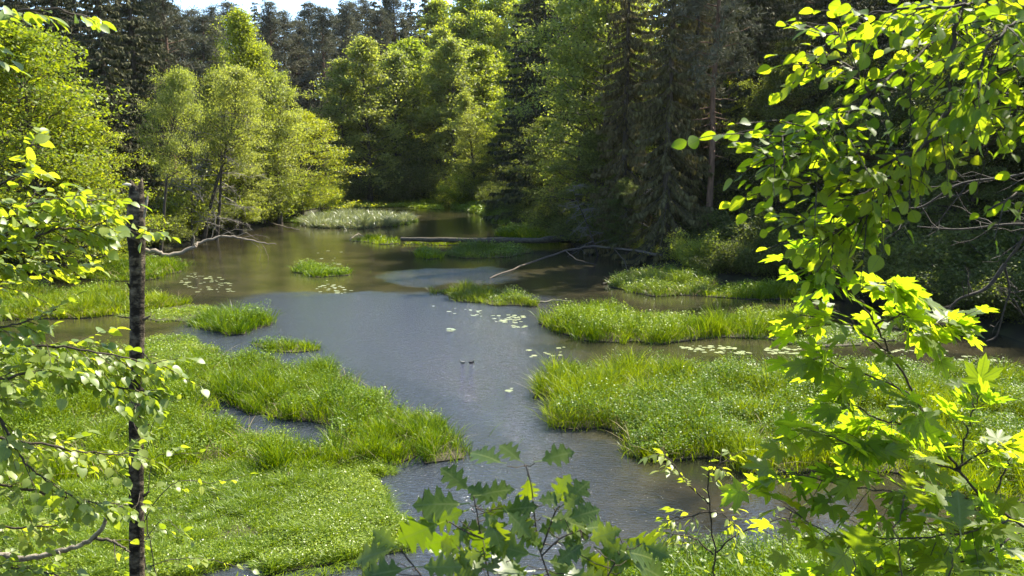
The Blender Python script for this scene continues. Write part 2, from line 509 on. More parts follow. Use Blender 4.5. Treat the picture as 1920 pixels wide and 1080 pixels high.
# ------------------------------------------------------------------ tree builders: each returns (trunk mesh, crown mesh, height)
def deciduous(name, mat, h, R, t0, nprim, leaf, per, up=.45, flat=.5, sig=.34, seed=0, bark='bark', low=.5):
    g = np.random.default_rng(seed)
    wood, lv = MB(), MB()
    n = 10
    tt = np.linspace(0, 1, n)
    tp = np.stack([np.cumsum(g.normal(0, .012 * h, n)) * tt, np.cumsum(g.normal(0, .012 * h, n)) * tt, tt * h * .97], -1)
    r0 = h * .0115
    tr = r0 * (1 - tt) ** .8 + .02
    tr[0] *= 1.35
    wood.tube(tp, tr, 7)
    P = lambda t: np.array([np.interp(t, tt, tp[:, k]) for k in range(3)])
    cl = []
    for i in range(nprim):
        t = t0 + (.985 - t0) * ((i + g.random()) / nprim) ** .92
        s = (t - t0) / (1 - t0)
        prof = (low + (1 - low) * min(1, s / .35)) * (1 - max(0, (s - .35) / .65) ** 1.7) + .08
        L = R * prof * g.uniform(.6, 1.2)
        az = i * 2.4 + g.normal(0, .4); el = up * (.7 + .8 * s) + g.normal(0, .22)
        p0 = P(t)
        q = np.linspace(0, 1, 5)
        elq = el * (1.25 - .9 * q)
        seg = np.stack([np.cos(elq) * cos(az), np.cos(elq) * sin(az), np.sin(elq)], -1) * L / 4
        pts = p0 + np.vstack([[0, 0, 0], np.cumsum(seg[:-1], 0)]) + g.normal(0, .06 * L, (5, 3)) * q[:, None]
        wood.tube(pts, np.linspace(.30 * tr[0] * (1 - t) + .018, .008, 5), 4, False)
        k = int(g.integers(4, 8))
        for j in range(k):
            sj = g.uniform(.25, 1.0)
            b = np.array([np.interp(sj, q, pts[:, c]) for c in range(3)])
            a2 = az + g.choice([-1, 1]) * g.uniform(.3, 1.3); e2 = el * .3 + g.normal(.15, .4)
            L2 = L * g.uniform(.18, .42) + .25
            d2 = np.array([cos(e2) * cos(a2), cos(e2) * sin(a2), sin(e2)])
            e = b + d2 * L2
            wood.tube(np.array([b, (b + e) / 2 + g.normal(0, .04, 3), e]), [.014, .009, .004], 3, False)
            for c in (.35, .7, 1.0):
                cl.append(b + d2 * L2 * c)
        cl.append(pts[-1])
    for c in range(6): cl.append(P(.94 + .01 * c) + g.normal(0, .15, 3))
    cl = np.array(cl)
    w = np.clip(g.gamma(1.1, .95, len(cl)), .05, 3.2)                       # uneven clumps, some nearly bare
    cnt = np.maximum(1, (per * w).astype(int))
    C = np.repeat(cl, cnt, 0)
    m = len(C)
    pos = C + g.normal(0, 1, (m, 3)) * sig * [1, 1, flat]
    axis = C * [1, 1, 0]
    N = unit(np.array([0, 0, 1.0]) + .35 * unit(axis + 1e-6) + g.normal(0, .55, (m, 3)))
    D = unit(g.normal(0, 1, (m, 3)) + [0, 0, -.35])
    scatter(lv, DIAMOND, pos, D, N, leaf * g.uniform(.5, 1.65, m))
    return wood.mesh(name + '_trunk', M[bark]), lv.mesh(name + '_crown', mat, False), h


def spruce(name, mat, h, R, seed=0, space=.44, dens=34, t0=.03, droop=.55, gap=.05, card=.46, power=.8, hang=1.0):
    g = np.random.default_rng(seed)
    wood, lv = MB(), MB()
    wood.tube([(0, 0, 0), (0, 0, h * .3), (g.normal(0, .1), 0, h * .7), (0, 0, h)], [h * .012, h * .009, h * .005, .02], 7)
    z = h * t0
    pos, D, N, Ln = [], [], [], []
    while z < h - .3:
        s = z / h
        L0 = R * ((1 - s) ** power) + .25
        nb = int(g.integers(4, 7))
        a0 = g.uniform(0, 6.28)
        for b in range(nb):
            if g.random() < gap: continue
            az = a0 + b * 6.283 / nb + g.normal(0, .25)
            L = L0 * g.uniform(.6, 1.15)
            q = np.linspace(0, 1, 5)
            out = L * q
            dz = -droop * L * (q ** 1.3) * (1.1 - .55 * q ** 2) * (1.15 - .9 * s) + (.25 * L * s) * q
            pts = np.stack([cos(az) * out, sin(az) * out, z + g.uniform(-.8, .8) * space + dz], -1)
            wood.tube(pts, np.linspace(.035, .008, 5), 3, False)
            m = max(4, int(L * dens))
            t = g.uniform(.02, 1.02, m)
            p = np.stack([np.interp(t, q, pts[:, c]) for c in range(3)], -1)
            dirr = np.array([cos(az), sin(az), 0]); side = np.array([-sin(az), cos(az), 0])
            sg = g.choice([-1, 1], m)[:, None]
            d = unit(dirr * g.uniform(.1, .8, (m, 1)) + side * sg * g.uniform(.2, .9, (m, 1)) + np.array([0, 0, -1]) * g.uniform(.25, 1.3, (m, 1)) * hang)
            pos.append(p); D.append(d)
            N.append(unit(np.cross(d, np.cross(np.array([0, 0, 1.0]) + g.normal(0, .4, (m, 3)), d))))
            Ln.append(card * g.uniform(.5, 1.25, m) * (1.1 - .45 * s))
        z += space * g.uniform(.75, 1.25)
    card_shape = (np.array([(0, .0, 0), (.4, .20, .02), (1, .02, -.1), (.4, -.20, .02)]), [np.array([(0, 3, 2, 1)])])
    scatter(lv, card_shape, np.vstack(pos), np.vstack(D), np.vstack(N), np.concatenate(Ln))
    return wood.mesh(name + '_trunk', M['bark']), lv.mesh(name + '_crown', mat, False), h


def pine(name, mat, h, R, seed=0, t0=.52, nb=36, per=34):
    g = np.random.default_rng(seed)
    wood, lv = MB(), MB()
    tt = np.linspace(0, 1, 8)
    tp = np.stack([np.cumsum(g.normal(0, .09, 8)), np.cumsum(g.normal(0, .09, 8)), tt * h], -1); tp -= tp[0]
    wood.tube(tp, h * .0105 * (1 - .8 * tt), 8)
    cl = []
    for i in range(nb + 14):
        dead = i >= nb
        t = g.uniform(.25, t0) if dead else t0 + (1 - t0) * ((i + g.random()) / nb)
        s = max(0, (t - t0) / (1 - t0))
        L = g.uniform(.5, 1.8) if dead else R * (1 - .75 * s ** 2) * g.uniform(.5, 1.1)
        az = i * 2.4 + g.normal(0, .4)
        b = np.array([np.interp(t, tt, tp[:, c]) for c in range(3)])
        e = .1 + .6 * s if not dead else -.2
        q = np.linspace(0, 1, 4)[:, None]
        pts = b + np.array([cos(az) * cos(e), sin(az) * cos(e), sin(e)]) * L * q + g.normal(0, .1, (4, 3)) * q
        wood.tube(pts, np.linspace(.06, .012, 4), 4, False)
        if dead: continue
        for c in range(6):
            cl.append(pts[1] + (pts[3] - pts[1]) * g.random() + g.normal(0, .3, 3))
        cl.append(pts[3])
    cl = np.array(cl)
    C = np.repeat(cl, per, 0); m = len(C)
    d = unit(g.normal(0, 1, (m, 3)) + [0, 0, .35])
    pos = C + g.normal(0, .22, (m, 3)) * [1, 1, .6]
    nd = (np.array([(0, .0, 0), (.5, .085, 0), (1, 0, 0), (.5, -.085, 0)]), [np.array([(0, 3, 2, 1)])])
    scatter(lv, nd, pos, d, unit(g.normal(0, 1, (m, 3))), .42 * g.uniform(.6, 1.2, m))
    return wood.mesh(name + '_trunk', M['bark_red']), lv.mesh(name + '_crown', mat, False), h


def bush(name, mat, h, R, seed=0, nst=26, leaf=.12, per=15, sig=.2):
    g = np.random.default_rng(seed)
    wood, lv = MB(), MB()
    cl = []
    for i in range(nst):
        az = g.uniform(0, 6.28); spread = R * g.uniform(.1, 1) ** .7
        hh = h * g.uniform(.45, 1.0) * (1 - .45 * (spread / R) ** 2)
        q = np.linspace(0, 1, 5)
        pts = np.stack([cos(az) * spread * q ** 1.3, sin(az) * spread * q ** 1.3, hh * q ** .8], -1) + g.normal(0, .05, (5, 3)) * q[:, None]
        wood.tube(pts, np.linspace(.028, .006, 5), 4, False)
        for j in range(10):
            s = g.uniform(.25, 1)
            b = np.array([np.interp(s, q, pts[:, c]) for c in range(3)])
            e = b + unit(g.normal(0, 1, 3) + [cos(az) * .6, sin(az) * .6, .25]) * g.uniform(.2, .6) * R * .45
            wood.tube([b, e], [.008, .003], 3, False)
            cl += [(b + e) / 2, e]
    cl = np.array(cl); cl[:, 2] = np.maximum(cl[:, 2], .12)
    cnt = np.maximum(1, (per * np.clip(g.gamma(2, .5, len(cl)), .1, 2.3)).astype(int))
    C = np.repeat(cl, cnt, 0); m = len(C)
    pos = C + g.normal(0, sig, (m, 3)) * [1, 1, .6]
    pos[:, 2] = np.maximum(pos[:, 2], .05)
    scatter(lv, DIAMOND, pos, unit(g.normal(0, 1, (m, 3)) + [0, 0, -.2]), unit(np.array([0, 0, 1.0]) + g.normal(0, .55, (m, 3))), leaf * g.uniform(.6, 1.3, m))
    return wood.mesh(name + '_stems', M['twig']), lv.mesh(name + '_leaves', mat, False), h


def bare(name, h, R, seed=0, nb=30, mat='twig_grey'):
    """a dead or leafless tree: trunk mesh and a mesh of twigs"""
    g = np.random.default_rng(seed)
    wood, tw = MB(), MB()
    tt = np.linspace(0, 1, 8)
    tp = np.stack([np.cumsum(g.normal(0, .02 * h, 8)) * tt, np.cumsum(g.normal(0, .02 * h, 8)) * tt, tt * h], -1)
    wood.tube(tp, h * .011 * (1 - .85 * tt), 7)
    for i in range(nb):
        t = g.uniform(.15, 1); az = g.uniform(0, 6.28); L = R * (1.1 - .7 * t) * g.uniform(.5, 1.1); e = g.normal(.1, .35)
        b = np.array([np.interp(t, tt, tp[:, c]) for c in range(3)])
        q = np.linspace(0, 1, 5)[:, None]
        d = np.array([cos(az) * cos(e), sin(az) * cos(e), sin(e)])
        pts = b + d * L * q + np.array([0, 0, -.18 * L]) * q ** 2 + g.normal(0, .05 * L, (5, 3)) * q
        tw.tube(pts, np.linspace(.035, .008, 5), 4, False)
        for j in range(9):
            k = g.integers(1, 5); a = pts[k]
            en = a + unit(d + g.normal(0, .7, 3) + [0, 0, -.15]) * L * g.uniform(.15, .45)
            mid = (a + en) / 2 + g.normal(0, .03 * L, 3)
            tw.tube([a, mid, en], [.012, .009, .005], 3, False)
            for _ in range(3):
                tw.tube([mid, mid + unit(en - a + g.normal(0, .4, 3)) * L * .15], [.007, .004], 3, False)
    return wood.mesh(name + '_trunk', M['bark']), tw.mesh(name + '_twigs', M[mat]), h


PROTO = {
    'alder': [deciduous('alder', M['alder'], 20, 4.0, .10, 84, .17, 21, .60, .5, .33, s) for s in (11, 12, 13)],
    'alder_far': [deciduous('alder_far', M['alder'], 22, 4.4, .06, 80, .25, 12, .65, .5, .36, s, low=.75) for s in (21, 22, 23)],
    'alder_lean': [deciduous('alder_lean', M['alder'], 20, 4.6, .42, 70, .17, 20, .60, .6, .42, s, low=.5) for s in (15, 16)],
    'bright': [deciduous('bright', M['bright'], 16, 5.0, .05, 90, .17, 18, .55, .45, .34, s, low=.8) for s in (31, 32)],
    'spring_far': [deciduous('spring_far', M['spring'], 20, 4.8, .06, 78, .27, 16, .65, .5, .40, s, low=.75) for s in (41, 42)],
    'birch': [deciduous('birch', M['birch'], 24, 4.2, .14, 90, .19, 19, .85, .7, .45, 51, low=.6)],
    'shade': [deciduous('shade', M['shade'], 20, 5.2, .05, 90, .20, 20, .5, .5, .36, s, low=.9) for s in (61, 62)],
    'spruce': [spruce('spruce', M['spruce'], 28, 4.2, s, .44, 36, .02, .8, .05, .48, .75, 1.7) for s in (71, 72, 73)],
    'spruce_grey': [spruce('spruce_grey', M['spruce_grey'], 28, 3.6, s, .40, 46, .02, 1.0, .08, .44, .7, 2.6) for s in (81, 82)],
    'spruce_far': [spruce('spruce_far', M['spruce'], 26, 3.8, s, .62, 15, .04, .5, .05, .85) for s in (91, 92)],
    'pine': [pine('pine', M['pine'], 24, 3.4, s, .45, 44, 40) for s in (101, 102)],
    'bush': [bush('bush', M['spring'], 3.0, 2.2, s, per=20) for s in (111, 112)],
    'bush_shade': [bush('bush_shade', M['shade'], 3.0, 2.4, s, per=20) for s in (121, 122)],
    'bush_bright': [bush('bush_bright', M['bright'], 3.0, 2.2, 131, per=20)],
    'bare': [bare('bare', 9, 3.2, s) for s in (141, 142)],
}
KIND = {'alder_lean': ('alder_tree', 'tree'), 'alder': ('alder_tree', 'tree'), 'alder_far': ('alder_tree', 'tree'), 'bright': ('leafy_tree', 'tree'), 'spring_far': ('leafy_tree', 'tree'),
        'birch': ('birch_tree', 'tree'), 'shade': ('leafy_tree', 'tree'), 'spruce': ('spruce_tree', 'tree'), 'spruce_grey': ('spruce_tree', 'tree'),
        'spruce_far': ('spruce_tree', 'tree'), 'pine': ('pine_tree', 'tree'), 'bush': ('bush', 'bush'), 'bush_shade': ('bush', 'bush'),
        'bush_bright': ('bush', 'bush'), 'bare': ('dead_tree', 'dead tree')}
COUNT = {}


def plant(kind, u, y, top=None, h=None, wide=1.0, label=None, group=None, lean=(0, 0), x=None):
    """a tree of this kind at ground distance y in direction u, reaching the photo's row `top` or height h"""
    if x is None: x = at(u, 290, y)[0]
    z = float(ground(x, y))
    if z < 0.05: z = 0.0
    if h is None: h = at(u, top, y)[2] - z
    if top is not None and top < -30: h = min(h, (19.5 if y < 70 else 8.5 + .172 * y) - z + 9)
    i = COUNT.get(kind, 0); COUNT[kind] = i + 1
    tm, cm, ph = PROTO[kind][i % len(PROTO[kind])]
    name, cat = KIND[kind]
    o = thing(name, (x, y, z - .1), label, cat, group)
    s = h / ph
    o.scale = (s * wide, s * wide, s)
    o.rotation_euler = (lean[1], lean[0], RNG.uniform(0, 6.28)) if lean == (0, 0) else (lean[1], lean[0], 0)
    a = put('stem' if cat == 'bush' else 'trunk', tm, o)
    put('foliage' if cat == 'bush' else ('twigs' if kind == 'bare' else 'crown'), cm, o)
    return o


# ------------------------------------------------------------------ trees of the left bank
plant('bright', 62, 53, 40, wide=1.25, label='broad yellow-green spring tree on the left bank behind the hazel leaves')
plant('bright', -70, 52, 10, wide=1.2, label='yellow-green spring tree at the left edge of the photo')
plant('bright', 140, 57, 215, wide=1.3, label='low yellow-green tree on the left bank just left of the broken trunk')
LB = 'dark spruces on the left bank'
plant('spruce', 205, 74, -160, wide=1.15, label='tall dark spruce rising directly above the broken trunk', group=LB)
plant('spruce', 262, 79, -190, wide=1.1, label='tall dark spruce right behind the leaning mossy alder trunk', group=LB)
plant('spruce', 308, 90, -110, wide=1.0, label='dark spruce with drooping twigs left of the sky gap', group=LB)
for u, y, t in ((120, 82, -200), (40, 88, -210), (160, 95, -190), (-40, 95, -200), (240, 100, -150), (-110, 80, -150), (90, 105, -120)):
    plant('spruce', u, y, t, label='dark spruce in the stand behind the yellow-green trees on the left', group=LB)
plant('pine', 322, 84, -70, wide=1.2, label='tall pine with bare lower trunk at the left end of the sky gap')
plant('alder_far', 412, 122, 45, wide=.8, label='brownish olive tree just below the sky gap')
plant('pine', 356, 120, 48, wide=1.5, label='dark pine below the left end of the sky gap')
plant('pine', 392, 118, 38, wide=1.5, label='brownish pine below the sky gap on the left bank')
plant('alder_lean', 289, 69, 120, wide=.75, lean=(.16, 0), label='thin leaning alder with dark trunk behind the bare branch over water')
plant('alder_lean', 372, 79, 110, wide=.95, lean=(.24, 0), label='leaning alder with long bare dark trunk and olive crown on left bank')
plant('birch', 452, 95, 8, wide=1.0, label='tall narrow yellowish tree reaching into the sky gap')
plant('alder', 410, 90, 130, wide=.9, label='slim olive alder just left of the tall narrow yellowish tree')
plant('alder', 488, 97, 70, wide=.9, label='slim tall olive alder just right of the tall narrow yellowish tree')
plant('alder', 520, 99, 135, wide=1.2, label='olive alder between the leaning alder and the brightest tree')
plant('alder', 445, 88, 240, wide=1.5, label='low olive alder leaning out over the left shore')
plant('bright', 562, 109, 205, wide=1.6, label='brightest yellow-green tree at the river bend on the left bank')
plant('shade', 335, 92, 190, wide=1.2, label='shaded leafy tree behind the thin leaning alder')
plant('shade', 230, 84, 250, wide=1.1, label='shaded leafy tree at the foot of the dark spruces')
plant('shade', 500, 112, 190, wide=1.2, label='shaded leafy tree behind the olive alder at the bend')
plant('bare', 398, 80, 190, wide=1.2, lean=(.12, 0), label='grey leafless tree with fine twigs below the leaning alder')
plant('bare', 350, 76, 240, wide=1.0, lean=(.1, 0), label='small grey leafless tree above the bare branch over water')
g_ = 'low bushes along the left shore'
for u, v, h, k in ((282, 474, 3.2, 'bush_shade'), (330, 459, 4.2, 'bush'), (372, 449, 4.5, 'bush_shade'), (415, 438, 4.2, 'bush'), (452, 429, 4.0, 'bush'),
                   (492, 421, 4.6, 'bush'), (528, 411, 4.4, 'bush_bright'), (560, 405, 3.8, 'bush'), (598, 394, 4.2, 'bush_bright'), (225, 486, 3.4, 'bush_shade'),
                   (170, 498, 3.6, 'bush'), (110, 510, 3.2, 'bush_shade'), (50, 522, 3.4, 'bush'), (-10, 535, 3, 'bush_shade')):
    p = on(u, v)
    plant(k, u, p[1] + 1.6, h=h, wide=1.2, label='leafy bush hanging over the left shore under the trees', group=g_)
# ------------------------------------------------------------------ far end of the reach
plant('alder_far', 655, 142, 105, wide=1.19, label='olive alder at the far bank touching the bright bend tree')
plant('alder_far', 692, 140, 64, wide=1.25, label='tallest pale alder on the far bank, left of the row')
plant('alder_far', 745, 146, 90, wide=1.19, label='pale alder on the far bank with dark shrubs at its right foot')
plant('spring_far', 772, 150, 68, wide=1.25, label='fresh green round-topped tree in the far row')
plant('alder_far', 812, 146, 88, wide=1.19, label='alder with dark trunk in the middle of the far row')
plant('alder_far', 852, 143, 66, wide=1.25, label='pale tall alder behind the thin leaning far tree')
plant('alder_far', 893, 132, 165, wide=1.00, lean=(-.10, 0), label='slender leaning alder with bare trunk at the right far shore')
plant('spring_far', 915, 150, 82, wide=1.25, label='fresh green tree right of the pale far alders')
plant('spring_far', 958, 132, 150, wide=1.38, label='shadowed green tree left of the big dark spruce')
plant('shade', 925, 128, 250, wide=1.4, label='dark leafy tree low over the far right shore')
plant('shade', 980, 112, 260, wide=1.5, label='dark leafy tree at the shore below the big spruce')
plant('bush_bright', 868, 129.5, h=6.0, wide=1.0, label='light green bush at the far shore under the leaning alder')
for u, y, h, k in ((640, 141, 6, 'bush'), (672, 140, 5, 'bush_shade'), (705, 142, 6, 'bush'), (735, 140, 7, 'bush_shade'), (762, 142, 8, 'bush_shade'), (790, 140, 7, 'bush_shade'), (820, 139, 6, 'bush_shade'),
                   (842, 136, 4.5, 'bush'), (902, 128, 5, 'bush_shade'), (930, 121, 5, 'bush_shade'), (770, 148, 13, 'bush_shade'), (730, 150, 12, 'bush_shade'), (820, 150, 12, 'bush_shade'), (620, 138, 5, 'bush')):
    plant(k, u, y, h=h, wide=.8 if h > 10 else 1, label='dark bush at the foot of the far alders', group='bushes under the far alders')
hill = np.random.default_rng(77)
G1, G2, G3 = 'dark spruces on the far hillside', 'greyish pines on the far hillside', 'fresh green trees on the far hillside'
L1, L2, L3 = 'dark spruce on the hillside behind the far alders', 'greyish pine on the hillside below the sky gap', 'fresh green tree high on the far hillside'
for u, y, t in ((610, 178, 18), (648, 185, -8), (700, 190, 30), (730, 178, -20), (775, 185, -30), (580, 190, 5), (520, 195, 22), (560, 170, 60), (622, 165, 70), (490, 185, 2), (470, 170, 45), (660, 172, 45), (760, 168, 25), (800, 195, -20)):
    plant('spruce_far', u, y, t, wide=hill.uniform(.9, 1.25), label=L1, group=G1)
for u, y, t in ((540, 160, 28), (565, 165, 45), (505, 160, 40), (590, 172, 12), (690, 182, 5), (720, 170, 25), (745, 178, -15), (635, 178, 35), (675, 170, 12), (420, 160, 45), (345, 130, 22), (375, 150, 26), (405, 140, 20), (440, 150, 12), (520, 150, 14), (610, 150, 22), (655, 160, 18)):
    plant('pine', u, y, t, wide=hill.uniform(1.2, 1.5), label=L2, group=G2)
for u, y, t in ((835, 195, -5), (860, 182, 30), (895, 188, -30), (925, 178, 20), (950, 184, -40), (975, 165, 60), (990, 178, -20), (820, 176, 50), (880, 172, 70), (1000, 160, 20)):
    plant('spring_far', u, y, t, wide=1.1, label=L3, group=G3)
# a wood that closes the valley behind what can be told apart
for i in range(70):
    u = hill.uniform(-260, 960); y = hill.uniform(185, 260)
    plant('spruce_far', u, y, h=hill.uniform(14, 20) if 330 < u < 700 else hill.uniform(22, 30), wide=1.25, label='distant spruce on the ridge behind the valley', group='spruces on the ridge')
# ------------------------------------------------------------------ right bank
plant('spruce', 1022, 97, -190, wide=1.15, label='big dark spruce at the right river bend, hanging over the far shore')
plant('spruce', 1003, 106, -150, wide=1.2, label='dark spruce close behind the big spruce at the bend')
plant('spruce', 1040, 112, -180, wide=1.3, label='dark spruce between and behind the two bend spruces')
plant('spruce', 1062, 104, -210, wide=1.0, label='dark spruce just right of the big bend spruce')
plant('alder', 1085, 80, -90, wide=1.15, label='tall olive leafy tree beside the big bend spruce')
plant('alder', 1132, 75, -130, wide=1.1, label='olive leafy tree with several dark trunks on the right bank')
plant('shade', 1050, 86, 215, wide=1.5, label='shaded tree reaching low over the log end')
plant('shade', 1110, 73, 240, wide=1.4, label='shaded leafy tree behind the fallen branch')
plant('spruce_grey', 1172, 69, -200, wide=.95, label='grey half-dead spruce behind the arched fallen branch')
plant('spruce_grey', 1252, 63.5, -260, wide=1.05, label='big grey half-dead spruce with hanging dry twigs on the shore')
plant('spruce_grey', 1300, 74, -200, wide=.9, label='greyish spruce left of the straight pine trunk')
plant('spruce', 1210, 84, -230, wide=1.1, label='dark spruce behind the two grey half-dead spruces')
plant('pine', 1334, 63, -260, wide=1.0, label='straight tall pine trunk on the right bank')
plant('pine', 1372, 82, -260, wide=1.0, label='slightly leaning pine trunk above the bright bush')
plant('pine', 1404, 92, -220, wide=1.0, label='pine trunk right of the leaning pine')
plant('pine', 1518, 78, -260, wide=1.0, label='grey pine trunk left of the hanging beech leaves')
plant('bright', 1400, 77, 118, wide=.95, label='sunlit light green tree between the pine trunks')
plant('shade', 1345, 72, 300, wide=1.2, label='shaded bushy tree at the foot of the straight pine')
plant('shade', 1180, 66, 330, wide=1.2, label='low shaded tree at the shore behind the arched branch')
plant('bare', 1125, 68, 330, wide=1.1, lean=(-.35, 0), label='leafless leaning tree behind the arched fallen branch')
plant('bare', 1205, 66.5, 300, wide=1.0, lean=(.1, 0), label='grey leafless tree beside the big grey spruce')
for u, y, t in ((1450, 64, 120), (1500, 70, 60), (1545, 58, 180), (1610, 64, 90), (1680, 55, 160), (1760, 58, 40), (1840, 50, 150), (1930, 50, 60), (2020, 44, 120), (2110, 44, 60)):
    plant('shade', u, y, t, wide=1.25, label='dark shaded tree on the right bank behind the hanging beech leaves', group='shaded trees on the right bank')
for u, y in ((1440, 96), (1480, 104), (1560, 90), (1620, 98), (1690, 84), (1760, 92), (1830, 80), (1900, 86), (1990, 76), (2080, 80), (1350, 112), (1290, 106), (1160, 112), (1110, 122), (1230, 118), (1420, 125), (1530, 118), (1660, 116), (1800, 108), (1950, 104), (1500, 86), (1570, 76), (1650, 72), (1730, 74), (1870, 68), (2050, 62), (1300, 90), (1390, 84)):
    plant('spruce', u, y, -240, wide=1.2, label='dark spruce in the wood behind the right bank', group='dark spruces behind the right bank')
for i in range(60):
    u = hill.uniform(1010, 2300); y = hill.uniform(125, 190)
    plant('spruce_far', u, y, h=hill.uniform(22, 28), wide=1.25, label='distant spruce high on the right slope', group='spruces on the right slope')
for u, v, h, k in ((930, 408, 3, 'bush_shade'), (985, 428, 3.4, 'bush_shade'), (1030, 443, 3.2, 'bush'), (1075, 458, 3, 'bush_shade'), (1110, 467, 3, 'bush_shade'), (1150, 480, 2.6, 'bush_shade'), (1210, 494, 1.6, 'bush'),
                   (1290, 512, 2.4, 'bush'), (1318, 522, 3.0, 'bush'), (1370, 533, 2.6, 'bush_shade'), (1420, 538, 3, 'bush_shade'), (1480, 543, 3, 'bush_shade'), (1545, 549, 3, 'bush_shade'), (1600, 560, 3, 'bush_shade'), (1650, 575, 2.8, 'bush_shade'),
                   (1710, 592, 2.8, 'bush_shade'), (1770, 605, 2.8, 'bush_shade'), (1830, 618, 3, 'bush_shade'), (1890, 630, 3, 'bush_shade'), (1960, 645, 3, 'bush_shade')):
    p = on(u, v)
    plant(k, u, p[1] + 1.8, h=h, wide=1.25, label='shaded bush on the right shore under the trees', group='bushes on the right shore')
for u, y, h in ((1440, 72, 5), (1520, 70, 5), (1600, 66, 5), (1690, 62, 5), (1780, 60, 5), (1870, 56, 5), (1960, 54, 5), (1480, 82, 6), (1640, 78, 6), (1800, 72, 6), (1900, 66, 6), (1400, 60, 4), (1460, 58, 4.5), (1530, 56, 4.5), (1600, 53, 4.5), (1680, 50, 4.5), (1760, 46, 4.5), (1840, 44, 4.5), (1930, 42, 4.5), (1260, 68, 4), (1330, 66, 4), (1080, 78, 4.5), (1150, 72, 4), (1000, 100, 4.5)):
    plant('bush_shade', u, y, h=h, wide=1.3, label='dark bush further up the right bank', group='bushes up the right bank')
for x, y in ((28, 60), (33, 57), (38, 54), (43, 50), (48, 46), (35, 64), (42, 60), (50, 54), (30, 66), (24, 67), (55, 46), (20, 72), (46, 66), (56, 58)):
    plant('spruce', 0, y, h=27, x=x, wide=1.15, label='dark spruce shading the right bank behind the hanging leaves', group='spruces shading the right bank')
for x, y in ((27, 50), (31, 48), (35, 45), (31, 54), (39, 43), (43, 47)):
    plant('shade', 0, y, h=15, x=x, wide=1.2, label='dense dark tree leaning over the shaded right shore', group='dense trees on the right shore')
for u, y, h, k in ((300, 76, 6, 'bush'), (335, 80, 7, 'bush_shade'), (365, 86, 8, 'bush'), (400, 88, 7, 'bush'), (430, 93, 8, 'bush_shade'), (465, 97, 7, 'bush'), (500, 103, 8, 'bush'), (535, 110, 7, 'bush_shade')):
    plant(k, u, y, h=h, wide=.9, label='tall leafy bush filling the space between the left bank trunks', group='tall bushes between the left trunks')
# ------------------------------------------------------------------ sedge islands and meadows
def outline(px, wob=.25, step=.5):
    P = [on(u, v)[:2] for u, v in px]
    r = []
    for a, b in zip(P, P[1:] + P[:1]):
        n = max(1, int(np.linalg.norm(b - a) / step))
        for i in range(n): r.append(a + (b - a) * i / n)
    r = np.array(r)
    d = np.stack([vnoise(r[:, 0] * 1.1, r[:, 1] * 1.1) - .5, vnoise(r[:, 0] * 1.1 + 50, r[:, 1] * 1.1 + 50) - .5], -1)
    return r + d * 2 * wob


def sample(P, dens, g):
    lo, hi = P.min(0), P.max(0)
    n = int((hi - lo).prod() * dens)
    q = lo + g.random((n, 2)) * (hi - lo)
    return q[inside(P, q[:, 0], q[:, 1])]


def blades(mb, q, h, w, g, z0=0.0, bend=.35, lean=.18, clump=.5, out=None, noise_at=(0, 0)):
    n = len(q)
    if not n: return
    az = g.uniform(0, 6.28, n)
    # neighbouring blades lean the same way: tufts
    ta = vnoise(q[:, 0] * 1.3 + 5, q[:, 1] * 1.3 + 5) * 12.6
    cx = np.cos(az) + 1.1 * clump * np.cos(ta); cyy = np.sin(az) + 1.1 * clump * np.sin(ta)
    dr = unit(np.stack([cx, cyy, np.zeros(n)], -1))
    if out is not None: dr = unit(dr * .6 + np.column_stack([out, np.zeros(n)]))
    wa = g.uniform(0, 6.28, n)
    sd = np.stack([np.cos(wa), np.sin(wa), np.zeros(n)], -1)
    bd = bend * g.uniform(.2, 1.9, n); ln = lean * g.uniform(0, 2, n)
    base = np.stack([q[:, 0], q[:, 1], np.full(n, z0)], -1)
    V = []
    for t, ww in ((0, .8), (.45, 1.0), (.78, .75), (1, .08)):
        c = base + dr * (h * (ln * t + bd * t ** 2.4))[:, None]
        c[:, 2] += h * (t - .28 * bd * t ** 3)
        o = sd * (w * ww * .5)[:, None]
        V += [c - o, c + o]
    V = np.stack(V, 1)
    off = np.arange(n)[:, None] * 8
    f = np.concatenate([off + np.array([k, k + 1, k + 3, k + 2]) for k in (0, 2, 4)])
    mb.add(V.reshape(-1, 3), [f])


from mathutils.geometry import delaunay_2d_cdt
ISL = np.random.default_rng(5)
UPV = np.array([0, 0, 1.0])


def tuft(q):
    a = vnoise(q[:, 0] * .4 + 3, q[:, 1] * .4); b = vnoise(q[:, 0] * 1.3, q[:, 1] * 1.3 + 7); c = vnoise(q[:, 0] * 3.1 + 9, q[:, 1] * 3.1)
    return np.clip(.42 * a + .38 * b + .2 * c, 0, 1) * 1.5 - .25


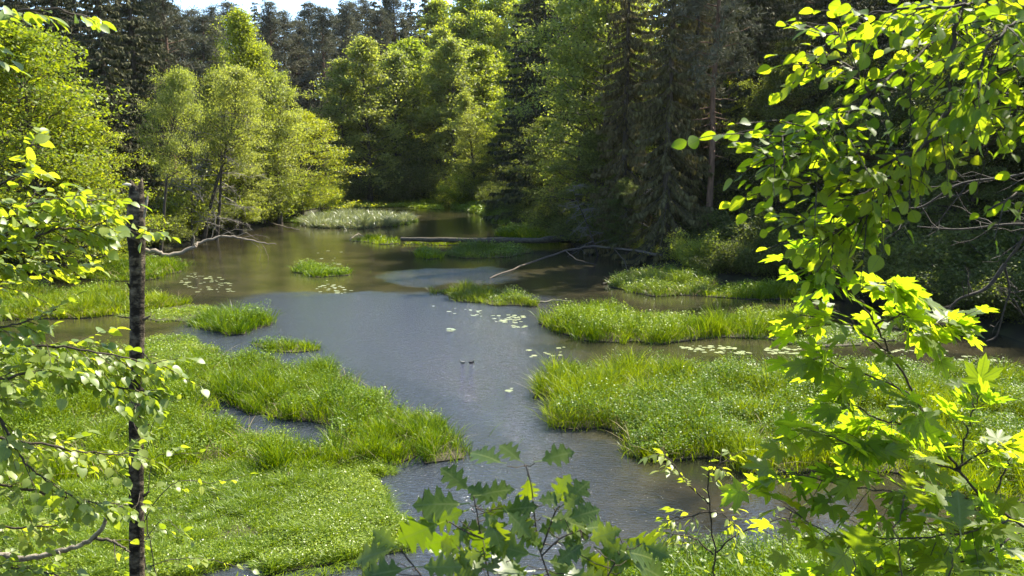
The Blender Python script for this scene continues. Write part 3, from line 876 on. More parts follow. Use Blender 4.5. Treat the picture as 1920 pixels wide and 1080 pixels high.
def sedge(px, h, mat, label, name='sedge_island', cat='grass island', group=None, kind=None, dens=1.0, herb=0.0, herb_mat='herb', bend=.35, wob=.45, edge=.65, w0=1.0, hn=1.2, base=True, hs=.072):
    P = outline(px, wob)
    c = P.mean(0)
    yy = max(14.0, c[1])
    o = thing(name, (c[0], c[1], 0), label, cat, group, 0, kind)
    # the mud the blades grow from
    if base:
        n = len(P)
        mb = MB()
        i = np.arange(n); j = (i + 1) % n
        mb.add(np.vstack([np.column_stack([P - c, np.full(n, -.45)]), np.column_stack([P - c, np.full(n, .035)])]), [np.stack([i, j, j + n, i + n], -1)])
        cv, _e, cf = delaunay_2d_cdt([Vector((float(a), float(b))) for a, b in P - c], [], [list(range(n))], 1, 1e-4, False)[:3]
        cc = np.array([[sum(cv[k].x for k in f) / 3 + c[0], sum(cv[k].y for k in f) / 3 + c[1]] for f in cf])
        cf = [f for f, ok in zip(cf, inside(P, cc[:, 0], cc[:, 1])) if ok]
        mb.add([(v.x, v.y, .035) for v in cv], [np.array([f if (cv[f[1]] - cv[f[0]]).cross(cv[f[2]] - cv[f[0]]) > 0 else f[::-1] for f in cf if len(f) == 3])])
        me = mb.mesh('mud_bank', M['mud'], False)
        put('mud_bank', me, o)
    mb = MB()
    dn = 450 * dens * min(1.6, (27 / yy) ** 1.15)
    # tufts: each one a fountain of blades, lower and thinner ones between them
    tc = sample(P, 3.4 if h > .3 else 6.0, ISL)
    tr_ = ISL.uniform(.16, .46, len(tc)); thh = ISL.uniform(.62, 1.22, len(tc))
    area = len(sample(P, 40.0, ISL)) / 40.0
    total = int(area * dn)
    k = ISL.integers(0, max(1, len(tc)), int(total * .72))
    dxy = ISL.normal(0, .55, (len(k), 2)) * tr_[k][:, None]
    q1 = tc[k] + dxy
    rel = dxy / tr_[k][:, None]
    h1 = thh[k] * (1 - .22 * np.clip((rel ** 2).sum(1), 0, 2.2)) * ISL.uniform(.6, 1.12, len(k))
    q2 = sample(P, dn * .28, ISL)
    h2 = ISL.uniform(.3, .8, len(q2))
    q = np.vstack([q1, q2]); hr = np.concatenate([h1, h2]); ov = np.vstack([rel * .55, np.zeros((len(q2), 2))])
    keep = (ISL.random(len(q)) < np.clip(yy / np.maximum(q[:, 1], 10), .35, 1.0)) & inside(P, q[:, 0], q[:, 1])
    q, hr, ov = q[keep], hr[keep], ov[keep]
    e = np.clip(edge_dist(P, q[:, 0], q[:, 1]) / .9, 0, 1)
    hh = h * (1 - hn / 2 + hn * (tuft(q) - .05)) * (edge + (1 - edge) * e) * hr
    w = .0150 * w0 * np.maximum(1, q[:, 1] / 28) * ISL.uniform(.7, 1.4, len(q))
    blades(mb, q - c, hh, w, ISL, 0.0, bend, out=ov, noise_at=c)
    # the skirt: blades that lean out over the edge and hide the mud
    m = len(P); nxt = np.roll(P, -1, 0); tg = unit(nxt - P); nr = np.stack([tg[:, 1], -tg[:, 0]], -1)
    if inside(P, P[:, 0] + nr[:, 0] * .05, P[:, 1] + nr[:, 1] * .05).mean() > .5: nr = -nr
    k = ISL.integers(0, m, int(m * 34 * dens * min(1.4, (27 / yy))))
    tq = ISL.random(len(k))[:, None]
    fr = vnoise(P[k, 0] * 1.7, P[k, 1] * 1.7)
    qs = P[k] * (1 - tq) + nxt[k] * tq + nr[k] * (ISL.uniform(-.35, .02, len(k)) + .42 * fr ** 2)[:, None]
    kk = np.abs(qs[:, 1]) > 12
    qs, ks = qs[kk], k[kk]
    hs_ = h * (1 - hn / 2 + hn * (tuft(qs) - .05)) * ISL.uniform(.25, .85, len(qs)) * .9
    blades(mb, qs - c, hs_, .018 * w0 * np.maximum(1, qs[:, 1] / 28) * ISL.uniform(.7, 1.4, len(qs)), ISL, -.02, bend * 1.5, .22, .3, nr[ks] * .6)
    k = ISL.integers(0, m, int(m * 2.2 * (h > .4)))                  # stray shoots standing in the water
    if len(k):
        g1 = vnoise(P[k, 0] * .9 + 70, P[k, 1] * .9) > .5; k = k[g1]
        qw = P[k] + nr[k] * ISL.exponential(.28, len(k))[:, None] + ISL.normal(0, .06, (len(k), 2)); kk = qw[:, 1] > 14; qw = qw[kk]
        blades(mb, qw - c, h * ISL.uniform(.25, .7, len(qw)), .015 * np.maximum(1, qw[:, 1] / 28) * ISL.uniform(.7, 1.3, len(qw)), ISL, -.05, bend * 1.5, .3)
    put('grass', mb.mesh('grass', M[mat], False), o)
    if h > .4 and len(P) > 24:                                                       # last year's dead blades
        qd = sample(P, dn * .035, ISL); qe = qs[ISL.random(len(qs)) < .10]
        qd = np.vstack([qd, qe]); mb = MB()
    if h > .4 and len(P) > 24 and len(qd) > 260:
        blades(mb, qd - c, h * ISL.uniform(.25, .8, len(qd)), .017 * np.maximum(1, qd[:, 1] / 28), ISL, 0.0, bend * 2.2, .5)
        put('dead_blades', mb.mesh('dead_blades', M['straw'], False), o)
    if herb > 0:
        q = sample(P, 330 * herb * min(1.5, (27 / yy) ** 1.1), ISL)
        pn = vnoise(q[:, 0] * .35 + 31, q[:, 1] * .35 + 11)
        q = q[ISL.random(len(q)) < np.clip((pn - .3) * 3.2, .08, 1)]
        n = len(q)
        nz = tuft(q)
        zz = h * (1 - hn / 2 + hn * (nz - .05)) * ISL.uniform(.45, 1.0, n) * .9
        mb = MB()
        scatter(mb, DIAMOND, np.column_stack([q - c, zz]), unit(ISL.normal(0, 1, (n, 3)) * [1, 1, .4]), unit(np.array([0, 0, 1.0]) + ISL.normal(0, .45, (n, 3))),
                hs * np.maximum(1, q[:, 1] / 30) * ISL.uniform(.5, 1.3, n))
        put('herb_leaves', mb.mesh('herb_leaves', M[herb_mat], False), o)
    return o


BIG = dict(edge=.95, kind='stuff', cat='marsh meadow')
sedge([(360, 672), (500, 690), (620, 712), (720, 752), (800, 790), (860, 820), (907, 838), (892, 852), (800, 864), (720, 864), (640, 852), (618, 832), (650, 797), (570, 793), (480, 768), (430, 768), (380, 735), (300, 715)],
      .88, 'reed', 'tall bright sedge tongue pointing into the channel from the left', 'sedge_bed', herb=.9, bend=.28, wob=.8, **BIG)
sedge([(-420, 690), (200, 672), (300, 700), (370, 758), (425, 806), (480, 820), (560, 842), (620, 864), (668, 884), (640, 893), (560, 902), (480, 892), (380, 892), (-420, 930)],
      .82, 'reed', 'broad tall sedge meadow behind the broken trunk', 'sedge_bed', herb=.9, bend=.28, wob=.8, **BIG)
sedge([(-420, 925), (380, 888), (560, 898), (680, 884), (740, 905), (777, 940), (768, 985), (700, 1030), (640, 1062), (480, 1076), (300, 1090), (-420, 1150)],
      .30, 'mat', 'low bright green marsh mat at the lower left water edge', 'marsh_mat', dens=4.2, herb=4.2, herb_mat='mat', bend=.6, wob=1.0, w0=.8, hn=.85, hs=.05, **BIG)
sedge([(1000, 735), (1010, 765), (1060, 790), (1150, 825), (1220, 850), (1330, 872), (1480, 888), (1700, 905), (1920, 940), (2150, 960), (2200, 720), (1920, 716), (1760, 712), (1735, 722), (1700, 710), (1600, 708), (1400, 706), (1200, 703), (1050, 705)],
      1.0, 'reed', 'large sedge and herb meadow on the right, nearest the viewer', 'sedge_bed', herb=2.4, bend=.3, wob=.9, **BIG)
sedge([(1008, 608), (1040, 628), (1130, 641), (1200, 645), (1290, 641), (1400, 633), (1480, 636), (1520, 630), (1490, 612), (1400, 606), (1300, 604), (1150, 597), (1060, 598)],
      1.0, 'reed', 'long bright sedge island across the river in the right middle', herb=1.2, bend=.26, edge=.95, wob=.6)
sedge([(1400, 636), (1480, 644), (1560, 647), (1680, 641), (1705, 626), (1600, 614), (1500, 610), (1470, 622)],
      .16, 'herb', 'pale low herb mat at the right end of the long island', 'marsh_mat', dens=1.2, herb=2.5, bend=.8)
sedge([(482, 648), (500, 661), (560, 665), (597, 655), (580, 645), (520, 640)], .5, 'reed', 'small low sedge island beside the tip of the left meadow', herb=1)
sedge([(360, 612), (400, 625), (450, 629), (510, 611), (520, 605), (450, 594), (390, 596)], .85, 'reed', 'tufted sedge island with pale bent tips left of the open channel', herb=1)
sedge([(215, 592), (270, 602), (350, 603), (402, 586), (380, 573), (300, 568)], .16, 'mat', 'flat bright green mat left of the tufted island', 'marsh_mat', dens=1.5, herb=2, herb_mat='mat', bend=.7)
sedge([(235, 655), (280, 632), (350, 632), (397, 650), (380, 672), (280, 680)], .2, 'mat', 'flat bright mat right behind the broken trunk', 'marsh_mat', dens=1.5, herb=2, herb_mat='mat', bend=.7)
sedge([(-120, 605), (50, 597), (150, 596), (230, 589), (330, 576), (352, 566), (250, 556), (100, 553), (-120, 560)], .95, 'reed', 'long sedge strip across the inlet left of the broken trunk', herb=.6)
sedge([(140, 520), (220, 529), (290, 524), (338, 507), (348, 499), (280, 490), (180, 498)], 1.0, 'reed', 'sedge clump at the left shore below the bare branch', herb=.6)
sedge([(-100, 560), (60, 550), (110, 546), (60, 540), (-100, 545)], .5, 'reed_dark', 'shaded sedge strip under the hazel leaves at the left shore')
sedge([(555, 512), (600, 520), (650, 516), (648, 508), (600, 502), (560, 505)], .7, 'reed', 'small round sedge tuft alone in the middle of the river', herb=.8)
sedge([(565, 421), (600, 428), (680, 429), (740, 424), (776, 414), (770, 410), (650, 406), (590, 411)], 1.2, 'reed_pale', 'pale grey-green reed bed at the far bend', 'reed_bed', cat='reed bed', dens=1.6, bend=.45)
sedge([(736, 425), (776, 416), (782, 410), (765, 408)], .5, 'mat', 'small yellow-green tip beside the pale reed bed')
sedge([(600, 389), (700, 389), (760, 388), (830, 393), (822, 386), (740, 381), (640, 382)], .35, 'mat', 'thin sunlit sedge strip along the far shore', dens=2, herb=2, herb_mat='mat')
sedge([(640, 384), (740, 384), (830, 387), (830, 382), (740, 379), (640, 379)], 1.0, 'reed', 'taller sedge strip at the foot of the far alders', dens=2)
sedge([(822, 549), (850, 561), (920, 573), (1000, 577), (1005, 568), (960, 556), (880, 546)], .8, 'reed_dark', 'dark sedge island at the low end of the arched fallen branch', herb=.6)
sedge([(668, 452), (720, 459), (748, 456), (740, 449), (690, 448)], .6, 'reed', 'sparse sedge at the left end of the fallen log', dens=.6)
sedge([(780, 482), (800, 487), (826, 484), (820, 475), (790, 474)], .8, 'reed', 'sunlit sedge tuft just below the fallen log', herb=.6)
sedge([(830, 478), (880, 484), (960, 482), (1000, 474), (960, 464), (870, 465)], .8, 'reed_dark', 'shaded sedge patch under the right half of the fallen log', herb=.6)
sedge([(770, 458), (900, 462), (900, 456), (770, 452)], .45, 'reed', 'thin grass line growing along the fallen log', dens=.7)
sedge([(880, 394), (930, 408), (1000, 440), (1050, 452), (1060, 444), (1000, 420), (940, 398), (905, 388)], 1.0, 'reed_dark', 'herb bank along the right shore above the log', herb=2.5)
sedge([(930, 443), (1000, 450), (1050, 452), (1045, 438), (980, 434)], 1.1, 'reed', 'sunlit herb clump on the right shore behind the log', herb=1.5)
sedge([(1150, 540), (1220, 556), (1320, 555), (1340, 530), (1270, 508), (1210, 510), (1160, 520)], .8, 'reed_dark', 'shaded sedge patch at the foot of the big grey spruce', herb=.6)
sedge([(1320, 556), (1400, 562), (1520, 561), (1535, 550), (1450, 540), (1350, 542)], .8, 'reed', 'sunlit sedge strip on the right shore left of the maple', herb=.6)
sedge([(1660, 612), (1700, 620), (1750, 616), (1740, 600), (1690, 596)], .9, 'reed_dark', 'dark sedge tuft behind the top of the right maple')
sedge([(850, 384), (905, 392), (960, 416), (1000, 432), (960, 424), (900, 402), (850, 391)], .9, 'mat', 'bright green strip along the right side of the far channel', 'sedge_island', dens=1.4, herb=1.5, herb_mat='mat')
sedge([(520, 416), (560, 411), (600, 402), (640, 399), (600, 408), (560, 418)], .6, 'reed', 'green strip at the left shore behind the pale reed bed', dens=1.2)
# the near shore at the bottom right: grass and herbs on the slope
g_near = MB()
P = np.array([(1.4, 14.6), (3.2, 15.8), (6.0, 16.2), (12, 16.4), (20, 16.6), (20, 12.5), (8, 11.5), (1.8, 11.8)])
q = sample(P, 420, ISL)
zg = ground(q[:, 0], q[:, 1])
mbx = MB()
blades(mbx, q, .55 * ISL.uniform(.4, 1.2, len(q)), .015 * ISL.uniform(.7, 1.4, len(q)), ISL, 0.0, .5)
# lift each blade to its own ground height
v = np.vstack(mbx.v); v[:, 2] += np.repeat(zg, 8); mbx.v = [v]
tag(put('shore_grass', mbx.mesh('shore_grass', M['reed'], False)), 'bright grass on the near shore at the lower right', 'grass', kind='stuff')
q = sample(P, 420, ISL); zg = ground(q[:, 0], q[:, 1]); n = len(q)
mb = MB()
scatter(mb, DIAMOND, np.column_stack([q, zg + ISL.uniform(.1, .6, n)]), unit(ISL.normal(0, 1, (n, 3)) * [1, 1, .4]), unit(np.array([0, 0, 1.0]) + ISL.normal(0, .5, (n, 3))), (.062) * ISL.uniform(.5, 1.4, n))
tag(put('shore_herb_foliage', mb.mesh('shore_herb_foliage', M['herb'], False)), 'leafy herbs among the grass on the near shore', 'herbs', kind='stuff')

# ------------------------------------------------------------------ lily pads
def pad_mesh(seed):
    g = np.random.default_rng(seed)
    a = np.linspace(.22, 2 * pi - .22, 13)
    r = 1 + g.normal(0, .05, 13)
    v = [(0.12, 0, .012)] + [(r[i] * cos(a[i]), r[i] * sin(a[i]) * .85, .012 + .02 * max(0, g.normal(.2, .8))) for i in range(13)]
    mb = MB(); mb.add(v, [np.array([(0, i, i + 1) for i in range(1, 13)])])
    return mb.mesh('lily_pad', M['pad'], False)


PADS = [pad_mesh(s) for s in range(5)]


def pads(n, px, label, group, size=.10):
    P = np.array(px, float); k = 0
    lo, hi = P.min(0), P.max(0)
    while k < n:
        u, v = lo + ISL.random(2) * (hi - lo)
        if not inside(P, np.array([u]), np.array([v]))[0]: continue
        p = on(u, v)
        if vnoise(p[0] * .9, p[1] * .9) < .38: continue
        o = put('lily_pad', PADS[int(ISL.integers(0, 5))])
        s = size * ISL.uniform(.6, 1.5) * max(1, p[1] / 45)
        o.location = (p[0], p[1], .004); o.rotation_euler = (ISL.normal(0, .03), ISL.normal(0, .03), ISL.uniform(0, 6.28)); o.scale = (s, s, s)
        tag(o, label, 'lily pad', group); k += 1


pads(64, [(330, 525), (350, 512), (395, 512), (440, 535), (440, 550), (370, 550)], 'pale lily pad in the patch off the left shore below the bare branch', 'lily pads off the left shore')
pads(30, [(578, 528), (610, 522), (660, 545), (700, 552), (690, 556), (600, 550)], 'lily pad in the patch just below the lone river tuft', 'lily pads below the lone tuft')
pads(12, [(600, 470), (640, 468), (650, 495), (600, 500), (560, 500)], 'lily pad beside the lone river tuft', 'lily pads beside the lone tuft')
pads(42, [(920, 592), (1000, 588), (1020, 612), (980, 618), (930, 606)], 'lily pad off the left end of the long island', 'lily pads off the long island')
pads(16, [(800, 570), (920, 585), (940, 600), (830, 585)], 'lily pad in the loose line below the dark island', 'lily pads below the dark island')
pads(90, [(1270, 648), (1500, 650), (1500, 664), (1380, 664), (1270, 658)], 'white-green lily pad in the channel between the two right meadows', 'lily pads in the right channel')
pads(20, [(1620, 655), (1780, 652), (1780, 672), (1640, 668)], 'lily pad in the right channel behind the maple', 'lily pads behind the maple')
pads(10, [(1800, 665), (1915, 668), (1915, 684), (1800, 680)], 'lily pad at the right end of the right channel', 'lily pads at the right end')
pads(8, [(838, 612), (870, 614), (870, 624), (840, 622)], 'lily pad in the small floating cluster in mid-channel', 'lily pads in mid-channel')
pads(12, [(980, 655), (1060, 650), (1060, 668), (990, 672)], 'lily pad off the upper corner of the right meadow', 'lily pads by the right meadow')
pads(4, [(935, 728), (960, 728), (960, 735), (935, 735)], 'lily pad in the tiny cluster left of the right meadow', 'tiny lily pad cluster')
pads(6, [(800, 1016), (845, 1014), (845, 1035), (800, 1035)], 'lily pad near the bottom behind the oak sapling', 'lily pads behind the oak sapling', .11)


# specks of pollen, petals and broken leaf drifting on the water
fl = MB()
for n_, pxs, sz in ((150, [(880, 640), (1060, 645), (1070, 690), (960, 700)], .022), (120, [(800, 560), (1000, 600), (1000, 625), (840, 600)], .03), (90, [(640, 470), (760, 500), (740, 570), (620, 560)], .035), (120, [(1050, 880), (1300, 900), (1300, 990), (1050, 980)], .014),
                   (70, [(560, 430), (760, 440), (740, 455), (600, 460)], .05), (110, [(1050, 645), (1800, 655), (1800, 690), (1050, 665)], .02), (80, [(720, 880), (900, 870), (880, 980), (760, 960)], .014)):
    Q = np.array([on(*q_)[:2] for q_ in pxs]); q_ = sample(Q, 4, ISL)
    if not len(q_): continue
    cl_ = q_[ISL.integers(0, len(q_), n_)] + ISL.normal(0, .35, (n_, 2))
    scatter(fl, DIAMOND, np.column_stack([cl_, np.full(n_, .004)]), unit(np.column_stack([ISL.normal(0, 1, (n_, 2)), np.zeros(n_)])), unit(UPV + ISL.normal(0, .06, (n_, 3))), sz * ISL.uniform(.5, 2.0, n_))
M['speck'] = leaf_mat('drift_speck', (.20, .18, .10), (.48, .46, .34), (1, 1, 1), 0, .6, .3)
tag(fl.build('floating_specks', M['speck'], None, False), kind='stuff', label='pale specks of leaf and pollen drifting on the river')

# ------------------------------------------------------------------ fallen wood
def crooked(pts, n=6, amt=.03, g=ISL):
    pts = np.array(pts, float); out_ = [pts[0]]
    for a, b in zip(pts[:-1], pts[1:]):
        for i in range(1, n + 1):
            out_.append(a + (b - a) * i / n + (g.normal(0, amt, 3) if i < n else 0))
    return np.array(out_)


def stick(name, pts, r0, r1, mat, label, cat='fallen branch', twigs=(), amt=.03):
    pts = crooked(pts, 6, amt)
    o = thing(name, pts[0], label, cat)
    mb = MB(); mb.tube(pts - pts[0], np.linspace(r0, r1, len(pts)) * ISL.uniform(.88, 1.1, len(pts)), 8)
    mb.build('stem', M[mat], o)
    for t, r in twigs:
        m = MB(); t = crooked(t, 4, amt * .7); m.tube(t - pts[0], np.linspace(r, r * .35, len(t)), 5); m.build('twig', M[mat], o)
    return o


a, b = on(752, 457), on(1012, 463)
a[2] = .42; b[2] = .55
lg = stick('fallen_log', [a, a * .55 + b * .45 + np.array([0, 0, -.04]), b, b + np.array([3, 1.5, .2])], .20, .30, 'log', 'dark straight log lying across the river', 'log', amt=.02,
           twigs=[([on(892, 470) + [0, 0, .45], on(884, 474) + [0, 0, .3], on(882, 484)], .06), ([on(892, 468) + [0, 0, .5], on(905, 474) + [0, 0, .25], on(912, 480)], .05)])
stick('fallen_branch', [on(918, 522), on(985, 505) + [0, 0, .35], on(1060, 488) + [0, 0, .75], on(1110, 484) + [0, 0, .95], on(1190, 492) + [0, 0, .9], on(1240, 500) + [0, 0, .8]], .05, .11, 'twig_dim',
      'arched fallen branch dipping into the river on the right', twigs=[([on(1060, 488) + [0, 0, .75], on(1080, 500) + [0, 0, .5], on(1120, 502) + [0, 0, .2]], .04), ([on(1150, 488) + [0, 0, .9], on(1170, 500) + [0, 0, .5], on(1180, 520) + [0, 0, .1]], .04)])
stick('fallen_branch', [on(1240, 492) + [0, 0, .6], on(1345, 500) + [0, 0, .6]], .10, .07, 'bark_red', 'reddish thin fallen trunk at the foot of the straight pine')
stick('floating_branch', [on(1005, 568) + [0, 0, .06], on(1040, 566) + [0, 0, .08], on(1075, 567) + [0, 0, .05]], .05, .02, 'bark_pale', 'short pale stick floating right of the dark island')
stick('floating_branch', [on(1130, 534) + [0, 0, .05], on(1165, 528) + [0, 0, .25]], .08, .04, 'log', 'short dark snag in the shaded water before the grey spruce')
stick('floating_branch', [on(656, 450), on(672, 444) + [0, 0, .35], on(690, 452) + [0, 0, .1]], .03, .05, 'bark_pale', 'thin bowed stick left of the fallen log')
stick('floating_branch', [on(505, 421) + [0, 0, .3], on(530, 429) + [0, 0, .3], on(562, 432) + [0, 0, .06]], .08, .03, 'bark_pale', 'pale driftwood at the left shore of the far bend')
# bare pale branch reaching over the water from the left shore
B = lambda u, v, y: at(u, v, y)
stick('overhanging_branch', [B(255, 468, 62), B(285, 471, 62), B(318, 479, 62.3), B(365, 463, 63), B(370, 456, 63.5), B(412, 443, 64), B(450, 446, 64.5), B(490, 455, 65), B(518, 458, 65)], .19, .025, 'bark_pale',
      'bare pale branch reaching over the water from the left shore', 'bare branch', amt=.05,
      twigs=[([B(470, 450, 64.7), B(490, 470, 64.8), B(484, 500, 64.8), B(480, 530, 64.8)], .02), ([B(490, 455, 65), B(503, 480, 65), B(500, 512, 65), B(488, 532, 65)], .02), ([B(440, 444, 64.4), B(462, 436, 64.2), B(488, 452, 64.2)], .03),
             ([B(412, 443, 64), B(440, 430, 63.6), B(470, 432, 63.4)], .03), ([B(366, 462, 63), B(362, 440, 63), B(372, 425, 63)], .05), ([B(395, 448, 64), B(405, 425, 64), B(400, 395, 64), B(415, 370, 64)], .04),
             ([B(488, 455, 65), B(480, 480, 65), B(475, 505, 65)], .015), ([B(450, 446, 64.5), B(480, 440, 64.7), B(505, 447, 64.7)], .025)])


# ------------------------------------------------------------------ two ducks
def duck(u, v, rz, label, mats, s=.52):
    p = on(u, v)
    o = thing('duck', (p[0], p[1], 0), label, 'duck', 'ducks on the river', rz)
    mb = MB()
    pts = np.array([(-.24, 0, .12), (-.19, 0, .085), (-.10, 0, .065), (.02, 0, .06), (.10, 0, .075), (.145, 0, .12), (.16, 0, .17), (.17, 0, .215), (.185, 0, .245), (.205, 0, .25), (.235, 0, .24)])
    mb.tube(pts * s, np.array([.012, .045, .085, .095, .08, .055, .035, .034, .042, .042, .02]) * s, 10)
    mb.build('body', mats[0], o)
    mb = MB(); mb.tube(np.array([(.235, 0, .238), (.26, 0, .23), (.285, 0, .228)]) * s, np.array([.016, .014, .008]) * s, 6); mb.build('bill', mats[2], o)
    for sgn in (-1, 1):
        mb = MB(); mb.tube(np.array([(.08, .075 * sgn, .10), (0, .088 * sgn, .105), (-.1, .07 * sgn, .11), (-.2, .03 * sgn, .125)]) * s, np.array([.02, .045, .035, .008]) * s, 7); mb.build('wing', mats[1], o)


d1 = noise_mat('duck_grey', (.10, .09, .07), (.32, .30, .24), 12, .7, 0); d2 = noise_mat('duck_dark', (.02, .018, .02), (.05, .045, .04), 10, .6, 0)
d3 = noise_mat('duck_bill', (.25, .22, .06), (.35, .3, .08), 10, .5, 0)
duck(867, 681, 2.7, 'pale grey duck swimming left in mid-channel', (d1, d1, d3))
duck(884, 681, .2, 'dark duck swimming to the right of the pale duck', (d2, d2, d3))
# ------------------------------------------------------------------ plants close to the viewer
FG = np.random.default_rng(21)
UP = np.array([0, 0, 1.0])
SUNH = np.array([sin(SUN_AZ), cos(SUN_AZ), 0])       # leaves turn to the light


def smooth(pts, n=6):
    pts = np.asarray(pts, float)
    sl = np.linalg.norm(np.diff(pts, axis=0), axis=1); lim = max(.12, 2.2 * sl.min())
    d_ = [pts[0]]                                   # long legs are split so that the curve does not overshoot
    for a, b, s_ in zip(pts[:-1], pts[1:], sl):
        m_ = max(1, int(np.ceil(s_ / lim)))
        d_ += [a + (b - a) * k / m_ for k in range(1, m_ + 1)]
    pts = np.array(d_)
    P = np.vstack([2 * pts[0] - pts[1], pts, 2 * pts[-1] - pts[-2]])
    r = []
    for i in range(1, len(P) - 2):
        a, b, c, d = P[i - 1:i + 3]
        for k in range(n):
            t = k / n
            r.append(.5 * (2 * b + (c - a) * t + (2 * a - 5 * b + 4 * c - d) * t * t + (3 * b - a - 3 * c + d) * t ** 3))
    return np.vstack(r + [pts[-1]])


def px(lst, y0=None):
    return [at(*(p if len(p) == 3 else (p[0], p[1], y0))) for p in lst]


def branch(owner, pts, r0, r1, proto, size, ntw, twl, nl, wood, leaf, s0=.15, droop=.25, tilt=.45, g=FG, name='branch', out_=.9, tip=3, bark_amt=.004, sunb=.7):
    """one limb with its side twigs, and the leaves that grow along them as a sub-part"""
    o = np.array(owner.location)
    pts = smooth(pts) - o
    pts[1:-1] += g.normal(0, bark_amt, (len(pts) - 2, 3))
    mb, lf = MB(), MB()
    n = len(pts)
    mb.tube(pts, np.linspace(r0, r1, n), 6)
    arc = np.concatenate([[0], np.cumsum(np.linalg.norm(np.diff(pts, axis=0), axis=1))]); arc /= arc[-1]
    P = lambda s: np.array([np.interp(s, arc, pts[:, c]) for c in range(3)])
    lp, ld, ln = [], [], []

    def leaves(tw, k, sgn0):
        m = len(tw); q = np.linspace(0, 1, m)
        for j in range(k):
            s = .18 + .82 * (j + g.uniform(-.3, .3)) / max(1, k - 1) if k > 1 else .8
            s = min(max(s, .05), 1)
            p = np.array([np.interp(s, q, tw[:, c]) for c in range(3)])
            T = unit(tw[-1] - tw[0])
            sd = unit(np.cross(T, UP) + 1e-6) * (1 if (j + sgn0) % 2 else -1)
            d = T * (.55 + .5 * s) + sd * g.uniform(.4, 1.1) * (1.15 - .7 * s) + UP * (g.normal(-.12, .22) - droop * .5)
            lp.append(p); ld.append(d); ln.append(UP + sunb * SUNH + g.normal(0, tilt, 3))

    for i in range(ntw):
        s = s0 + (1 - s0) * (i + g.random()) / ntw
        b = P(min(s, .99)); T = unit(P(min(1, s + .05)) - P(max(0, s - .05)))
        sd = unit(np.cross(T, UP) + 1e-6) * (1 if i % 2 else -1)
        # twigs also spread up and down so that the spray has depth
        d = unit(T * .6 + sd * g.uniform(.2, 1.0) * out_ + UP * g.uniform(-.55, .5))
        L = twl * g.uniform(.45, 1.25) * (1.1 - .45 * s)
        q = np.linspace(0, 1, 5)[:, None]
        tw = b + d * L * q - UP * droop * L * q ** 2 + g.normal(0, .02 * L, (5, 3)) * q
        mb.tube(tw, np.linspace(max(.0018, r1 * .8), .0011, 5), 4, False)
        leaves(tw, max(1, int(nl * g.uniform(.6, 1.3))), i)
    k = n // 3
    if tip: leaves(pts[-k:], tip, 0)
    b = mb.build(name, M[wood], owner)
    if lp:
        scatter(lf, proto, np.array(lp), np.array(ld), np.array(ln), size * np.clip(g.normal(1, .22, len(lp)), .45, 1.5))
        lf.build('foliage', M[leaf], b)
    return b


def base_at(x, y): return np.array([x, y, float(ground(x, y)) - .05])


def trunk(owner, top, r0, r1, mat, name='trunk'):
    mb = MB(); t = np.array(top) - np.array(owner.location)
    q = np.linspace(0, 1, 9)[:, None]
    mb.tube(t * q + FG.normal(0, .012, (9, 3)) * q * (1 - q) * 4, np.linspace(r0, r1, 9), 9)
    return mb.build(name, M[mat], owner)


# --- the broken trunk at the left
A = at(256, 342, 6.0); Bt = at(259.5, 1080, 6.0)
dirn = unit(Bt - A)
L = 0.0
while (A + dirn * L)[2] > float(ground(*(A + dirn * L)[:2])) and L < 8: L += .05
foot = A + dirn * (L + .1)
snag = thing('broken_trunk', foot, 'dark broken-off tree trunk standing alone at the left, without a crown', 'tree trunk')
n, sd = 90, 20
q = np.linspace(0, 1, n)
ctr = (A - foot) * q[:, None] + np.column_stack([.014 * np.sin(q * 7 + .5) * np.sin(pi * q), 0 * q, 0 * q])
ang = np.arange(sd) * 2 * pi / sd
rad = np.interp(q, [0, .5, .85, .93, .975, 1], [.070, .053, .049, .056, .050, .041])
V = []
for i in range(n):
    hh = q[i] * L
    nz = vnoise(ang * 1.6 + 20, np.full(sd, hh * 7)) - .5
    nz2 = vnoise(ang * 5 + 40, np.full(sd, hh * 26)) - .5
    r = rad[i] * (1 + .12 * nz + .10 * nz2)
    # a swollen scar on the side away from the sun, just under the break
    r = r * (1 + .34 * np.exp(-((L - hh - .27) / .13) ** 2) * np.clip(np.cos(ang - pi), 0, 1) ** 2)
    z = ctr[i][2] + (0.03 * np.sin(ang * 2 + 1) + .035 * (vnoise(ang * 2.2, ang * 0 + 3) - .5)) * (q[i] > .985)
    V.append(np.stack([ctr[i][0] + r * np.cos(ang), ctr[i][1] + r * np.sin(ang), z + 0 * ang], -1))
V = np.vstack(V + [(A - foot + [0, 0, -.03])[None]])
i = np.arange(n - 1)[:, None] * sd; j = np.arange(sd)[None]; k = (j + 1) % sd
mb = MB()
mb.add(V, [np.stack([i + j, i + k, i + sd + k, i + sd + j], -1).reshape(-1, 4), np.stack([(n - 1) * sd + np.arange(sd), (n - 1) * sd + (np.arange(sd) + 1) % sd, np.full(sd, n * sd)], -1)])
M['snag'] = noise_mat('snag_bark', (.018, .013, .008), (.23, .18, .115), 13.0, .9, 1.0, (1, 1, 1.5), lo=.45, hi=.75)
mb.build('trunk', M['snag'], snag)
mb = MB(); p0 = at(246, 347, 5.95) - foot; p1 = at(229, 346, 5.93) - foot
mb.tube(np.array([p0, (p0 + p1) / 2 + [0, 0, .004], p1]), [.010, .012, .002], 6); mb.build('splinter', M['wood'], snag)
mb = MB(); mb.tube(np.array([at(270, 410, 5.94), at(273, 392, 5.93), at(276, 372, 5.92), at(277, 367, 5.92)]) - foot, [.006, .009, .008, .003], 5); mb.build('bark_strip', M['bark_pale'], snag)
